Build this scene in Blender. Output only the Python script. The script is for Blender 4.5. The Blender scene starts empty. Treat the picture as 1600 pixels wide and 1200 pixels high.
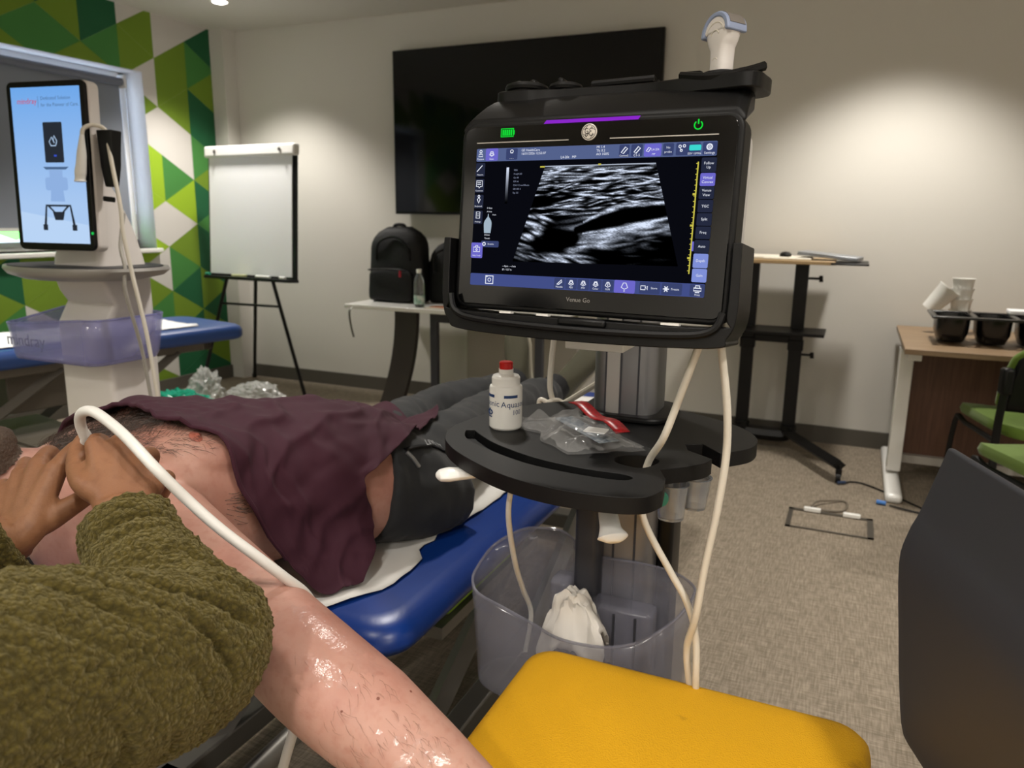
import bpy, bmesh, math, random
import numpy as np
from mathutils import Vector, Matrix, noise, bvhtree

random.seed(7)
C = bpy.context.scene.collection
R = math.radians
sc = bpy.context.scene

# ------------------------------------------------------------------ camera
CAM = Vector((0, 0, 1.3))
_p, _y, _r = R(12.3), R(24.0), R(0.65)
fwd = Vector((-math.sin(_y)*math.cos(_p), math.cos(_y)*math.cos(_p), -math.sin(_p)))
rt = fwd.cross(Vector((0, 0, 1))).normalized(); up = rt.cross(fwd)
rt2 = rt*math.cos(_r) + up*math.sin(_r); up2 = -rt*math.sin(_r) + up*math.cos(_r)
cd = bpy.data.cameras.new('camera'); cam = bpy.data.objects.new('camera', cd); C.objects.link(cam)
cam.matrix_world = Matrix((( rt2.x, up2.x, -fwd.x, CAM.x), (rt2.y, up2.y, -fwd.y, CAM.y), (rt2.z, up2.z, -fwd.z, CAM.z), (0, 0, 0, 1)))
cd.sensor_width = 36; cd.lens = 36*1190/1600; cd.clip_start = .02
cd.dof.use_dof = True; cd.dof.focus_distance = 1.06; cd.dof.aperture_fstop = 6.9
sc.camera = cam

# ------------------------------------------------------------------ light
sc.view_settings.view_transform = 'Standard'; sc.view_settings.look = 'None'
sc.view_settings.exposure = 0.0; sc.view_settings.gamma = 1.0; sc.view_settings.use_curve_mapping = False
wd = bpy.data.worlds.new('world'); sc.world = wd; wd.use_nodes = True
wd.node_tree.nodes['Background'].inputs[0].default_value = (.62, .76, 1, 1)
wd.node_tree.nodes['Background'].inputs[1].default_value = 9
CEIL = 2.652
DOWNLIGHTS_AND_FILLS = [(-3.93, 4.1, 105), (.14, 4.1, 98), (-1.25, 2.25, 80), (-3.93, 1.9, 110), (-.62, .12, 40), (.8, .35, 85), (2.2, 2.4, 120), (-.2, -1.4, 130), (-2.6, -.8, 120), (2.2, -.6, 130), (-.6, -2.1, 130), (1.6, -2.1, 130), (-2.8, -2.1, 120)]  # later entries include unseen spots added to fill the room with bounced light
def lamp(x, y, power):
    l = bpy.data.lights.new('downlight_and_fill_lamp', 'SPOT'); o = bpy.data.objects.new('downlight_and_fill_lamp', l); C.objects.link(o)
    o.location = (x, y, CEIL-.03); l.energy = power*(1.5 if y > 1.6 else 1.15); l.spot_size = R(108 if y > 1.6 else 150); l.spot_blend = .6 if y > 1.6 else .8
    l.shadow_soft_size = .09; l.color = (1, .945, .87)
for x, y, pw in DOWNLIGHTS_AND_FILLS: lamp(x, y, pw)

# ------------------------------------------------------------------ helpers
def lin(h):
    h = h.lstrip('#'); c = [int(h[i:i+2], 16)/255 for i in (0, 2, 4)]
    return tuple(x/12.92 if x <= .04045 else ((x+.055)/1.055)**2.4 for x in c)
def mat(name, col, rough=.5, metal=0, bump=None, var=None, spec=.5, trans=0, alpha=1, emit=0, sheen=0, coat=0, sss=0):
    m = bpy.data.materials.new(name); m.use_nodes = True; nt = m.node_tree; b = nt.nodes['Principled BSDF']
    c = lin(col) if isinstance(col, str) else col
    I = b.inputs
    I['Base Color'].default_value = (*c, 1); I['Roughness'].default_value = rough; I['Metallic'].default_value = metal
    I['Specular IOR Level'].default_value = spec; I['Transmission Weight'].default_value = trans; I['Alpha'].default_value = alpha
    if sheen: I['Sheen Weight'].default_value = sheen; I['Sheen Roughness'].default_value = .5
    if coat: I['Coat Weight'].default_value = coat; I['Coat Roughness'].default_value = .1
    if sss: I['Subsurface Weight'].default_value = sss; I['Subsurface Radius'].default_value = (.012, .005, .003); I['Subsurface Scale'].default_value = 1
    if emit: I['Emission Color'].default_value = (*c, 1); I['Emission Strength'].default_value = emit
    tc = nt.nodes.new('ShaderNodeTexCoord')
    def tex(scale, detail=4):
        mp = nt.nodes.new('ShaderNodeMapping'); nt.links.new(tc.outputs['Object'], mp.inputs[0])
        n = nt.nodes.new('ShaderNodeTexNoise'); n.inputs['Detail'].default_value = detail
        if isinstance(scale, tuple): mp.inputs['Scale'].default_value = scale; n.inputs['Scale'].default_value = 1
        else: n.inputs['Scale'].default_value = scale
        nt.links.new(mp.outputs[0], n.inputs['Vector']); return n
    if bump:
        n = tex(bump[0]); bp = nt.nodes.new('ShaderNodeBump'); bp.inputs['Strength'].default_value = bump[1]
        bp.inputs['Distance'].default_value = bump[2] if len(bump) > 2 else .002
        nt.links.new(n.outputs[0], bp.inputs['Height']); nt.links.new(bp.outputs[0], I['Normal'])
    if var:   # (scale, other colour, amount)
        n = tex(var[0]); r = nt.nodes.new('ShaderNodeValToRGB'); r.color_ramp.elements[0].position = .35; r.color_ramp.elements[1].position = .68
        r.color_ramp.elements[0].color = (*c, 1); r.color_ramp.elements[1].color = (*(lin(var[1]) if isinstance(var[1], str) else var[1]), 1)
        nt.links.new(n.outputs[0], r.inputs[0]); nt.links.new(r.outputs[0], I['Base Color'])
    return m
def glow(name, col, strength):
    m = bpy.data.materials.new(name); m.use_nodes = True; nt = m.node_tree; nt.nodes.clear()
    e = nt.nodes.new('ShaderNodeEmission'); o = nt.nodes.new('ShaderNodeOutputMaterial')
    e.inputs[0].default_value = (*(lin(col) if isinstance(col, str) else col), 1); e.inputs[1].default_value = strength
    nt.links.new(e.outputs[0], o.inputs[0]); return m
def rot(z=0, x=0, y=0): return Matrix.Rotation(z, 4, 'Z') @ Matrix.Rotation(y, 4, 'Y') @ Matrix.Rotation(x, 4, 'X')
def rrect(w, h, r, n=5, cx=0, cy=0):
    out = []
    for sx, sy, a0 in ((1, 1, 0), (-1, 1, 90), (-1, -1, 180), (1, -1, 270)):
        for i in range(n+1):
            a = R(a0 + 90*i/n); out.append((cx+sx*(w/2-r)+r*math.cos(a), cy+sy*(h/2-r)+r*math.sin(a)))
    return out
def smooth_path(pts, n=8, closed=False):
    P = [Vector(p) for p in pts]; out = []
    m = len(P)
    rng = range(m if closed else m-1)
    for i in rng:
        if closed: p0, p1, p2, p3 = P[i-1], P[i], P[(i+1) % m], P[(i+2) % m]
        else: p0, p1, p2, p3 = P[max(i-1, 0)], P[i], P[i+1], P[min(i+2, m-1)]
        for k in range(n):
            t = k/n
            out.append(.5*((2*p1)+(-p0+p2)*t+(2*p0-5*p1+4*p2-p3)*t*t+(-p0+3*p1-3*p2+p3)*t*t*t))
    if not closed: out.append(P[-1])
    return out

class B:
    """collects shapes (in world space, or in the space of T) and links them as ONE mesh object"""
    def __init__(s, T=None): s.v = []; s.f = []; s.m = []; s.T = T or Matrix(); s.mi = 0
    def add(s, vs, fs, T=None):
        k = len(s.v); M = s.T @ T if T is not None else s.T
        s.v += [M @ Vector(v) for v in vs]; s.f += [tuple(i+k for i in f) for f in fs]; s.m += [s.mi]*len(fs); return s
    def box(s, c, d, T=None):
        x, y, z = [q/2 for q in d]; c = Vector(c)
        vs = [c+Vector((a*x, b*y, e*z)) for a in (-1, 1) for b in (-1, 1) for e in (-1, 1)]
        return s.add(vs, [(0, 1, 3, 2), (4, 6, 7, 5), (0, 4, 5, 1), (2, 3, 7, 6), (0, 2, 6, 4), (1, 5, 7, 3)], T)
    def bx(s, a, b, T=None):
        return s.box([(p+q)/2 for p, q in zip(a, b)], [abs(q-p) for p, q in zip(a, b)], T)
    def tube(s, pts, r, n=10, caps=True, flat=1.0, closed=False, T=None, ref=None):
        P = [Vector(p) for p in pts]; m = len(P); rs = r if hasattr(r, '__len__') else [r]*m
        vs = []; fs = []; prev = None
        for i, p in enumerate(P):
            if closed: d = P[(i+1) % m]-P[i-1]
            else: d = P[min(i+1, m-1)]-P[max(i-1, 0)]
            d = d.normalized() if d.length > 1e-9 else Vector((0, 0, 1))
            if prev is None:
                a = Vector(ref) if ref is not None else (Vector((0, 0, 1)) if abs(d.z) < .9 else Vector((1, 0, 0)))
            else: a = prev
            u = (a-d*a.dot(d)).normalized(); prev = u; w = d.cross(u)
            for k in range(n):
                t = 2*math.pi*k/n; vs.append(p+u*(math.cos(t)*rs[i]*flat)+w*(math.sin(t)*rs[i]))
        for i in range(m if closed else m-1):
            j = (i+1) % m
            for k in range(n): fs.append((i*n+k, i*n+(k+1) % n, j*n+(k+1) % n, j*n+k))
        if caps and not closed: fs += [tuple(range(n))[::-1], tuple(range((m-1)*n, m*n))]
        return s.add(vs, fs, T)
    def cyl(s, p0, p1, r, r1=None, n=20, T=None): return s.tube([p0, p1], [r, r if r1 is None else r1], n, T=T)
    def lathe(s, prof, c=(0, 0, 0), n=28, T=None):
        c = Vector(c); vs = []; fs = []
        for (r, z) in prof:
            for k in range(n): a = 2*math.pi*k/n; vs.append(c+Vector((r*math.cos(a), r*math.sin(a), z)))
        for i in range(len(prof)-1):
            for k in range(n): fs.append((i*n+k, i*n+(k+1) % n, (i+1)*n+(k+1) % n, (i+1)*n+k))
        fs += [tuple(range(n))[::-1], tuple(range((len(prof)-1)*n, len(prof)*n))]
        return s.add(vs, fs, T)
    def prism(s, o, z0, z1, T=None):
        n = len(o); vs = [(x, y, z0) for x, y in o]+[(x, y, z1) for x, y in o]
        fs = [tuple(range(n))[::-1], tuple(range(n, 2*n))]+[(i, (i+1) % n, n+(i+1) % n, n+i) for i in range(n)]
        return s.add(vs, fs, T)
    def loft(s, secs, caps=True, T=None):
        n = len(secs[0]); vs = [p for q in secs for p in q]; fs = []
        for i in range(len(secs)-1):
            for k in range(n): fs.append((i*n+k, i*n+(k+1) % n, (i+1)*n+(k+1) % n, (i+1)*n+k))
        if caps: fs += [tuple(range(n))[::-1], tuple(range((len(secs)-1)*n, len(secs)*n))]
        return s.add(vs, fs, T)
    def shell(s, outline, z0, z1, th, T=None):
        """wall of thickness th following a closed 2-D outline (open top and bottom)"""
        n = len(outline); O = [Vector((x, y)) for x, y in outline]; inn = []
        for i in range(n):
            d = (O[(i+1) % n]-O[i-1]).normalized(); inn.append(O[i]+Vector((-d.y, d.x))*th)
        vs = [(p.x, p.y, z) for z in (z0, z1) for q in (O, inn) for p in q]; fs = []
        for i in range(n):
            j = (i+1) % n
            fs += [(i, j, 2*n+j, 2*n+i), (n+j, n+i, 3*n+i, 3*n+j), (2*n+i, 2*n+j, 3*n+j, 3*n+i), (j, i, n+i, n+j)]
        return s.add(vs, fs, T)
    def grid(s, P, T=None, closed_u=False):
        nu = len(P); nv = len(P[0]); vs = [p for r in P for p in r]; fs = []
        for i in range(nu if closed_u else nu-1):
            for j in range(nv-1): a = i*nv+j; b = ((i+1) % nu)*nv+j; fs.append((a, b, b+1, a+1))
        return s.add(vs, fs, T)
    def text(s, txt, size, T, depth=0.0, align='CENTER', res=2):
        cu = bpy.data.curves.new('t', 'FONT'); cu.body = txt; cu.size = size; cu.align_x = align; cu.align_y = 'CENTER'; cu.resolution_u = res; cu.extrude = depth
        o = bpy.data.objects.new('t', cu); me = o.to_mesh()
        s.add([v.co.copy() for v in me.vertices], [tuple(p.vertices) for p in me.polygons], T)
        o.to_mesh_clear(); bpy.data.objects.remove(o); bpy.data.curves.remove(cu); return s
    def build(s, name, mats, parent=None, bevel=0, seg=2, sharp=40, flat=False, sub=0, solid=0):
        me = bpy.data.meshes.new(name)
        if parent is not None: inv = PM[parent.name].inverted()
        else: inv = Matrix()
        V = [inv @ v for v in s.v]
        lo = Vector([min(v[i] for v in V) for i in range(3)]); hi = Vector([max(v[i] for v in V) for i in range(3)]); c = (lo+hi)/2
        if parent is None: c.z = lo.z
        me.from_pydata([v-c for v in V], [], s.f)
        ms = mats if isinstance(mats, (list, tuple)) else [mats]
        for m in ms: me.materials.append(m)
        if len(ms) > 1: me.polygons.foreach_set('material_index', s.m)
        if not flat:
            me.polygons.foreach_set('use_smooth', [True]*len(me.polygons))
            me.set_sharp_from_angle(angle=R(sharp))
        me.update()
        o = bpy.data.objects.new(name, me); C.objects.link(o); o.location = c
        if parent is not None: o.parent = parent
        if solid:
            d = o.modifiers.new('solid', 'SOLIDIFY'); d.thickness = solid; d.offset = 0
        if bevel:
            b = o.modifiers.new('bevel', 'BEVEL'); b.width = bevel; b.segments = seg; b.limit_method = 'ANGLE'; b.angle_limit = R(35); b.harden_normals = False
        if sub:
            b = o.modifiers.new('sub', 'SUBSURF'); b.levels = sub; b.render_levels = sub
        PM[o.name] = (PM[parent.name] if parent is not None else Matrix()) @ Matrix.Translation(c)
        return o
PM = {}
def thing(name, label, cat, loc, group=None, rz=0):
    o = bpy.data.objects.new(name, None); C.objects.link(o); o.location = loc; o.rotation_euler = (0, 0, rz); o.empty_display_size = .1
    PM[o.name] = Matrix.Translation(Vector(loc)) @ Matrix.Rotation(rz, 4, 'Z')
    return tag(o, label, cat, group)
def tag(o, label, cat, group=None, kind=None):
    o['label'] = label; o['category'] = cat
    if group: o['group'] = group
    if kind: o['kind'] = kind
    return o
def lab(o, label): o['label'] = label; return o
def struct(o): o['kind'] = 'structure'; return o
def rebuild(o, voxel, smooth=0, it=0):
    """voxel-union the object's mesh into one continuous skin"""
    m = o.modifiers.new('r', 'REMESH'); m.mode = 'VOXEL'; m.voxel_size = voxel; m.use_smooth_shade = True
    if it:
        k = o.modifiers.new('s', 'SMOOTH'); k.factor = smooth; k.iterations = it
    dg = bpy.context.evaluated_depsgraph_get(); dg.update()
    me = bpy.data.meshes.new_from_object(o.evaluated_get(dg)); old = o.data; o.modifiers.clear(); o.data = me; bpy.data.meshes.remove(old)
    me.polygons.foreach_set('use_smooth', [True]*len(me.polygons)); return o

# ------------------------------------------------------------------ materials
M = {}
M['wall'] = mat('wall_paint', '#d5d2cb', .85, bump=(220, .05))
M['ceiling'] = mat('ceiling_paint', '#d2cec6', .9)
M['skirt'] = mat('skirting_vinyl', '#57534c', .5)
M['white'] = mat('white_plastic', '#e9e7e2', .4)
M['whitegloss'] = mat('white_gloss', '#efeeea', .22)
M['cream'] = mat('cream_cable', '#d9d3c6', .42)
M['warmwhite'] = mat('warm_white_plastic', '#ddd7d3', .45)
M['black'] = mat('black_plastic', '#080809', .42, spec=.3)
M['blackmat'] = mat('matt_black_plastic', '#0a0a0b', .5, spec=.3, bump=(700, .08, .0005))
M['blackmetal'] = mat('black_metal', '#0b0b0c', .4, spec=.35)
M['dark'] = mat('dark_grey_plastic', '#33343a', .5)
M['steel'] = mat('brushed_aluminium', '#8c8c90', .38, .85, bump=((400, 400, 4), .08, .0004))
M['chrome'] = mat('chrome', '#c9c9c9', .15, 1)
M['steelgrey'] = mat('grey_metal', '#6f6c66', .45, .5)
M['paper'] = mat('white_paper', '#f6f7f8', .8, bump=(30, .15))
M['blue'] = mat('blue_vinyl', '#0a317a', .33, bump=(160, .05), spec=.45)
# ================================================================== setting
X0, X1, Y0, Y1 = -4.6, 2.7, -2.6, 4.8
def carpet():
    m = bpy.data.materials.new('grey_brown_carpet'); m.use_nodes = True; nt = m.node_tree; b = nt.nodes['Principled BSDF']; b.inputs['Roughness'].default_value = .95
    b.inputs['Specular IOR Level'].default_value = .15
    tc = nt.nodes.new('ShaderNodeTexCoord')
    def streak(sx, sy):
        mp = nt.nodes.new('ShaderNodeMapping'); mp.inputs['Scale'].default_value = (sx, sy, 1); nt.links.new(tc.outputs['Object'], mp.inputs[0])
        n = nt.nodes.new('ShaderNodeTexNoise'); n.inputs['Scale'].default_value = 1; n.inputs['Detail'].default_value = 6; nt.links.new(mp.outputs[0], n.inputs['Vector']); return n
    a = streak(16, 210); c = streak(210, 16); mx = nt.nodes.new('ShaderNodeMath'); mx.operation = 'ADD'
    nt.links.new(a.outputs[0], mx.inputs[0]); nt.links.new(c.outputs[0], mx.inputs[1])
    r = nt.nodes.new('ShaderNodeValToRGB'); r.color_ramp.elements[0].position = .82; r.color_ramp.elements[1].position = 1.2
    hf = nt.nodes.new('ShaderNodeMath'); hf.operation = 'MULTIPLY'; hf.inputs[1].default_value = 1
    r.color_ramp.elements[0].color = (*lin('#766c5e'), 1); r.color_ramp.elements[1].position = 1.0; r.color_ramp.elements[1].color = (*lin('#9f9383'), 1)
    sb = nt.nodes.new('ShaderNodeMapRange'); sb.inputs[1].default_value = .7; sb.inputs[2].default_value = 1.3; nt.links.new(mx.outputs[0], sb.inputs[0])
    r.color_ramp.elements[0].position = .2; nt.links.new(sb.outputs[0], r.inputs[0]); nt.links.new(r.outputs[0], b.inputs['Base Color'])
    bp = nt.nodes.new('ShaderNodeBump'); bp.inputs['Strength'].default_value = .35; bp.inputs['Distance'].default_value = .003
    nt.links.new(mx.outputs[0], bp.inputs['Height']); nt.links.new(bp.outputs[0], b.inputs['Normal']); return m
b = B(); b.bx((X0-.3, Y0-.1, -.1), (X1+.1, Y1+.1, 0)); struct(b.build('floor', carpet(), flat=True))
b = B(); b.bx((X0-.3, Y0-.1, CEIL), (X1+.1, Y1+.1, CEIL+.1)); struct(b.build('ceiling', M['ceiling'], flat=True))
b = B(); b.bx((X0-.3, Y1, 0), (X1+.1, Y1+.1, CEIL)); struct(b.build('wall_back', M['wall'], flat=True))
b = B(); b.bx((X1, Y0, 0), (X1+.1, Y1, CEIL)); struct(b.build('wall_right', M['wall'], flat=True))
b = B(); b.bx((X0-.3, Y0-.1, 0), (X1+.1, Y0, CEIL)); struct(b.build('wall_front', M['wall'], flat=True))

# left wall: triangle mural around the window opening
WY0, WY1, WZ0, WZ1 = 1.6, 4.03, 1.06, 2.25
GREENS = dict(W='#cfcbc6', O='#6e8c1c', L='#93b51e', G='#3f8038', D='#0c5a33')
gm = [mat('mural_'+n, c, .7) for n, c in (('white', GREENS['W']), ('olive', GREENS['O']), ('lime', GREENS['L']), ('green', GREENS['G']), ('dark_green', GREENS['D']))]
GI = dict(W=0, O=1, L=2, G=3, D=4)
S_, CW = .323, .2795
# strips are listed from the wall's far end; each string runs from the ceiling down, alternating triangles
STRIPS = {0: 'WDGODDGODGDDODOOD', 1: 'WWOOOWWGLWOGDODDD', 2: 'WOOWOWLLLWLWOGWWO', 3: 'DDGOOGGOWOGOOOGLG', 4: 'DOGOGGWOOOGOOOGGO', 5: 'OOGOGDWOOOOOOWGGL', 6: 'WDOGOOLGWOODOGOOD', 7: 'OGWOODGGOLOWOODGO'}
def clip(poly, ax, val, keep_less):
    out = []
    for i in range(len(poly)):
        p, q = poly[i-1], poly[i]; ip = (p[ax] <= val) if keep_less else (p[ax] >= val); iq = (q[ax] <= val) if keep_less else (q[ax] >= val)
        if ip != iq:
            t = (val-p[ax])/(q[ax]-p[ax]); out.append((p[0]+(q[0]-p[0])*t, p[1]+(q[1]-p[1])*t))
        if iq: out.append(q)
    return out
def clipbox(poly, y0, y1, z0, z1):
    for ax, v, l in ((0, y1, True), (0, y0, False), (1, z1, True), (1, z0, False)):
        poly = clip(poly, ax, v, l)
        if len(poly) < 3: return None
    return poly
b = B()
def mural(poly, ci):
    for bb in ((Y0, WY0, 0, CEIL), (WY1, 4.665, 0, CEIL), (WY0, WY1, 0, WZ0), (WY0, WY1, WZ1, CEIL)):
        q = clipbox(poly, *bb)
        if q: b.mi = ci; b.add([(X0, y, z) for y, z in q], [tuple(range(len(q)))])
for s_ in range(-0, 27):
    ya = 4.42+CW-CW*(s_); yb = ya-CW            # strip between columns yb (left) and ya (right)
    if ya < Y0: break
    # column k=0 is y=4.70 (phase a), k=1 is 4.42 (phase b) ...
    za = 2.36+2*S_ if s_ % 2 == 0 else 2.198+2*S_; zb = 2.198+2*S_ if s_ % 2 == 0 else 2.36+2*S_
    cols = STRIPS[s_ % 8]
    seq = []
    hi_left = zb > za
    # walk down alternating: vertex lists of both columns
    L = [zb-k*S_ for k in range(14)]; Rr = [za-k*S_ for k in range(14)]
    tri = []
    for k in range(13):
        tri.append((L[k]+L[k+1], [(yb, L[k]), (yb, L[k+1]), (ya, (L[k]+L[k+1])/2)]))
        tri.append((Rr[k]+Rr[k+1], [(ya, Rr[k]), (ya, Rr[k+1]), (yb, (Rr[k]+Rr[k+1])/2)]))
    tri.sort(key=lambda t: -t[0])
    tri = [t for t in tri if max(p[1] for p in t[1]) > 0 and min(p[1] for p in t[1]) < CEIL]
    for i, (_, t) in enumerate(tri): mural(t, GI[cols[i % len(cols)]])
b.mi = 0
b.add([(X0, 4.665, 0), (X0, Y1, 0), (X0, Y1, CEIL), (X0, 4.665, CEIL)], [(0, 1, 2, 3)])
# window reveal (depth .22) closed to the outside
XR = X0-.22
for q in (((X0, WY0, WZ1), (X0, WY1, WZ1), (XR, WY1, WZ1), (XR, WY0, WZ1)), ((X0, WY1, WZ0), (X0, WY1, WZ1), (XR, WY1, WZ1), (XR, WY1, WZ0)),
          ((X0, WY0, WZ0), (X0, WY0, WZ1), (XR, WY0, WZ1), (XR, WY0, WZ0)), ((X0, WY0, WZ0), (X0, WY1, WZ0), (XR, WY1, WZ0), (XR, WY0, WZ0))):
    b.add(q, [(0, 1, 2, 3)])
for bb in ((Y0, WY0, 0, CEIL), (WY1, Y1, 0, CEIL), (WY0, WY1, 0, WZ0), (WY0, WY1, WZ1, CEIL)):
    b.bx((XR-.02, bb[0], bb[2]), (XR-.005, bb[1], bb[3]))
struct(b.build('wall_left', gm, flat=True))
b = B(); b.bx((X0, 4.67, 0), (-4.475, Y1, CEIL)); struct(b.build('trim_1', M['wall'], flat=True))
b = B(); b.bx((-4.475, Y1-.014, 0), (X1, Y1, .1)); struct(b.build('baseboard_back', M['skirt']))
b = B(); b.bx((X0, Y0, 0), (X0+.014, 4.67, .1)); struct(b.build('baseboard_left', M['skirt']))
b = B(); b.bx((X1-.014, Y0, 0), (X1, Y1, .1)); struct(b.build('baseboard_right', M['skirt']))
# window frame, sill, glass with green film strip, roller blind
wf = B()
for y0, y1, z0, z1 in ((WY0, WY1, WZ0, WZ0+.06), (WY0, WY1, WZ1-.05, WZ1), (WY0, WY0+.05, WZ0, WZ1), (WY1-.05, WY1, WZ0, WZ1), (2.78, 2.84, WZ0, WZ1)):
    wf.bx((XR, y0, z0), (XR+.05, y1, z1))
win = struct(wf.build('window_1', M['white'], bevel=.004))
g = B(); g.bx((XR+.018, WY0+.04, WZ0+.05), (XR+.024, WY1-.04, WZ1-.04))
gl = mat('window_glass', '#ffffff', .02, trans=1); g.build('glass', gl, win)
fm = [mat('green_window_film', '#3fe020', .5, trans=.6), mat('frosted_window_film', '#dfe6ee', .6, trans=.6)]
g = B(); z0, z1 = WZ0+.055, 1.24; k = 0
for i in range(12):
    y = WY0+.045+i*.2
    y2 = min(y+.2, WY1-.05)
    if y2 <= y: break
    ym = (y+y2)/2
    g.mi = 1; g.add([(XR+.028, y, z0), (XR+.028, y2, z0), (XR+.028, y2, z0+.05), (XR+.028, ym, z0+.012), (XR+.028, y, z0+.05)], [(0, 1, 3), (0, 3, 4), (1, 2, 3)])
    g.mi = 0; g.add([(XR+.028, y, z0+.05), (XR+.028, ym, z0+.012), (XR+.028, y2, z0+.05), (XR+.028, y2, z1), (XR+.028, y, z1)], [(0, 1, 2, 3, 4)])
lab(g.build('window_film', fm, win, flat=True), 'green and white triangle film on the glass')
g = B(); g.bx((XR+.0, WY0-.01, WZ0-.03), (X0+.045, WY1+.02, WZ0)); struct(g.build('trim_2', M['white'], bevel=.006))
bl = thing('roller_blind', 'grey roller blind pulled down in the window of the green wall', 'blind', (X0-.07, 2.8, WZ1-.09))
g = B(); g.bx((X0-.115, WY0+.02, 1.20), (X0-.112, WY1-.1, WZ1-.06)); g.build('fabric', mat('blind_fabric', '#858b96', .8, bump=(500, .1)), bl)
g = B(); g.cyl((X0-.09, WY0+.02, WZ1-.075), (X0-.09, WY1-.1, WZ1-.075), .026); g.build('roller_tube', mat('blind_tube', '#6d7280', .6), bl)
g = B(); g.bx((X0-.118, WY0+.02, 1.185), (X0-.108, WY1-.1, 1.205)); g.build('bottom_bar', M['white'], bl)
g = B(); g.bx((X0-.13, WY1-.1, WZ1-.12), (X0-.05, WY1-.088, WZ1-.03)); g.build('bracket', M['white'], bl, bevel=.01)
g = B(); g.tube([(X0-.08, WY1-.075, WZ1-.08), (X0-.08, WY1-.075, 1.3)], .004); g.build('pull_chain', M['chrome'], bl)

# downlights
emi = glow('downlight_diffuser', (1, .93, .84), 14)
first = None
for i, (x, y, pw) in enumerate(DOWNLIGHTS_AND_FILLS):
    if i == 0:
        t = thing('downlight', 'round recessed downlight in the ceiling beside the green mural wall', 'downlight', (x, y, CEIL))
    else: continue
    g = B(); g.lathe([(.045, -.002), (.062, -.002), (.062, -.005), (.052, -.006), (.045, -.004)], (x, y, CEIL)); g.build('trim_ring', M['white'], t)
    g = B(); g.lathe([(.0, -.013), (.036, -.0125), (.044, -.009), (.046, -.002), (0, -.002)], (x, y, CEIL)); g.build('diffuser', emi, t)
# ================================================================== far side of the room
# --- television
t = thing('television', 'huge black wall television behind the ultrasound monitor', 'television', (-2.085, 4.75, 1.31))
b = B(); b.bx((-3.02, 4.715, 1.318), (-1.15, 4.75, 2.40)); b.build('casing', M['black'], t, bevel=.006)
b = B(); b.bx((-3.008, 4.713, 1.335), (-1.162, 4.7152, 2.39)); b.build('screen', mat('tv_screen', '#06080c', .07, spec=.4), t)
b = B(); b.bx((-2.4, 4.75, 1.6), (-1.8, 4.795, 2.1)); b.build('wall_bracket', M['blackmetal'], t)

# --- flipchart easel
t = thing('flipchart_easel', 'white flipchart board on a black tripod easel in the corner', 'flipchart', (-3.93, 4.25, 0))
FT = Matrix.Translation((-3.93, 4.15, 0)) @ rot(z=R(-3), x=R(-4))
def FP(x, z, y=0): return FT @ Vector((x, y+ .0, z))
b = B(FT @ Matrix.Translation((0, .02, 0))); b.bx((-.415, 0, .86), (.415, .022, 1.77)); b.build('board', M['blackmetal'], t, bevel=.004)
b = B(FT @ Matrix.Translation((0, .02, 0))); b.bx((-.395, -.008, .885), (.385, -.0005, 1.70)); b.build('paper_pad', M['paper'], t)
b = B(FT @ Matrix.Translation((0, .02, 0))); b.bx((-.425, -.03, 1.70), (.425, .03, 1.78)); b.build('clamp_bar', M['whitegloss'], t, bevel=.015, seg=3)
for sx in (-.31, .3):
    b = B(FT); b.cyl((sx, -.013, 1.74), (sx, -.02, 1.74), .012); b.build('clamp_knob', M['steelgrey'], t)
b = B(FT); b.bx((-.39, -.06, .848), (.415, .05, .87)); b.build('pen_tray', M['blackmetal'], t, bevel=.004)
for p0, p1 in (((-.22, .03, .86), (-.33, -.12, .0)), ((.2, .03, .86), (.17, .33, .0)), ((.0, .06, .86), (.10, .43, .0))): pass
legs = ((FP(-.22, .86, .03), (-4.36, 4.12, 0)), (FP(.22, .86, .03), (-3.80, 4.52, 0)), (FP(0, .86, .06), (-4.42, 4.66, 0)))
legs = ((FP(-.25, .86, .03), (-4.37, 4.11, .0)), (FP(.19, .86, .03), (-3.55, 4.30, .0)), (FP(0, .86, .06), (-4.42, 4.73, .0)))
for a, c in legs:
    b = B(); b.tube([a, Vector(c)+Vector((0, 0, .0))], .013, 8); lg = b.build('leg', M['blackmetal'], t)
    b = B(); b.cyl((c[0], c[1], 0), (c[0], c[1], .03), .018); b.build('foot_cap', M['black'], lg)
b = B(); b.tube([legs[0][0].lerp(Vector(legs[0][1]), .22), legs[1][0].lerp(Vector(legs[1][1]), .22)], .009, 8); b.build('cross_bar', M['blackmetal'], t)
for i, (x, mt, lb_) in enumerate(((-.36, mat('green_marker', '#2f9a7a', .4), 'green marker pen at the left end of the flipchart tray'), (-.05, mat('yellowish_marker', '#cfd0a0', .4), 'pale board eraser in the middle of the flipchart tray'), (.14, M['whitegloss'], 'white marker pen in the middle of the flipchart tray'), (.36, M['whitegloss'], 'white marker pen at the right end of the flipchart tray'))):
    b = B(FT)
    if i == 1: b.bx((x-.07, -.055, .87), (x+.05, -.02, .888)); tag(b.build('board_eraser', mt, bevel=.004), lb_, 'eraser')
    else: b.tube([(x-.03 if i else x-.02, -.045, .88), (x+.1 if i == 2 else x+.02, -.045, .88)], .01, 10); tag(b.build('marker_pen', mt), lb_, 'pen', 'pens on the flipchart tray')

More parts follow.
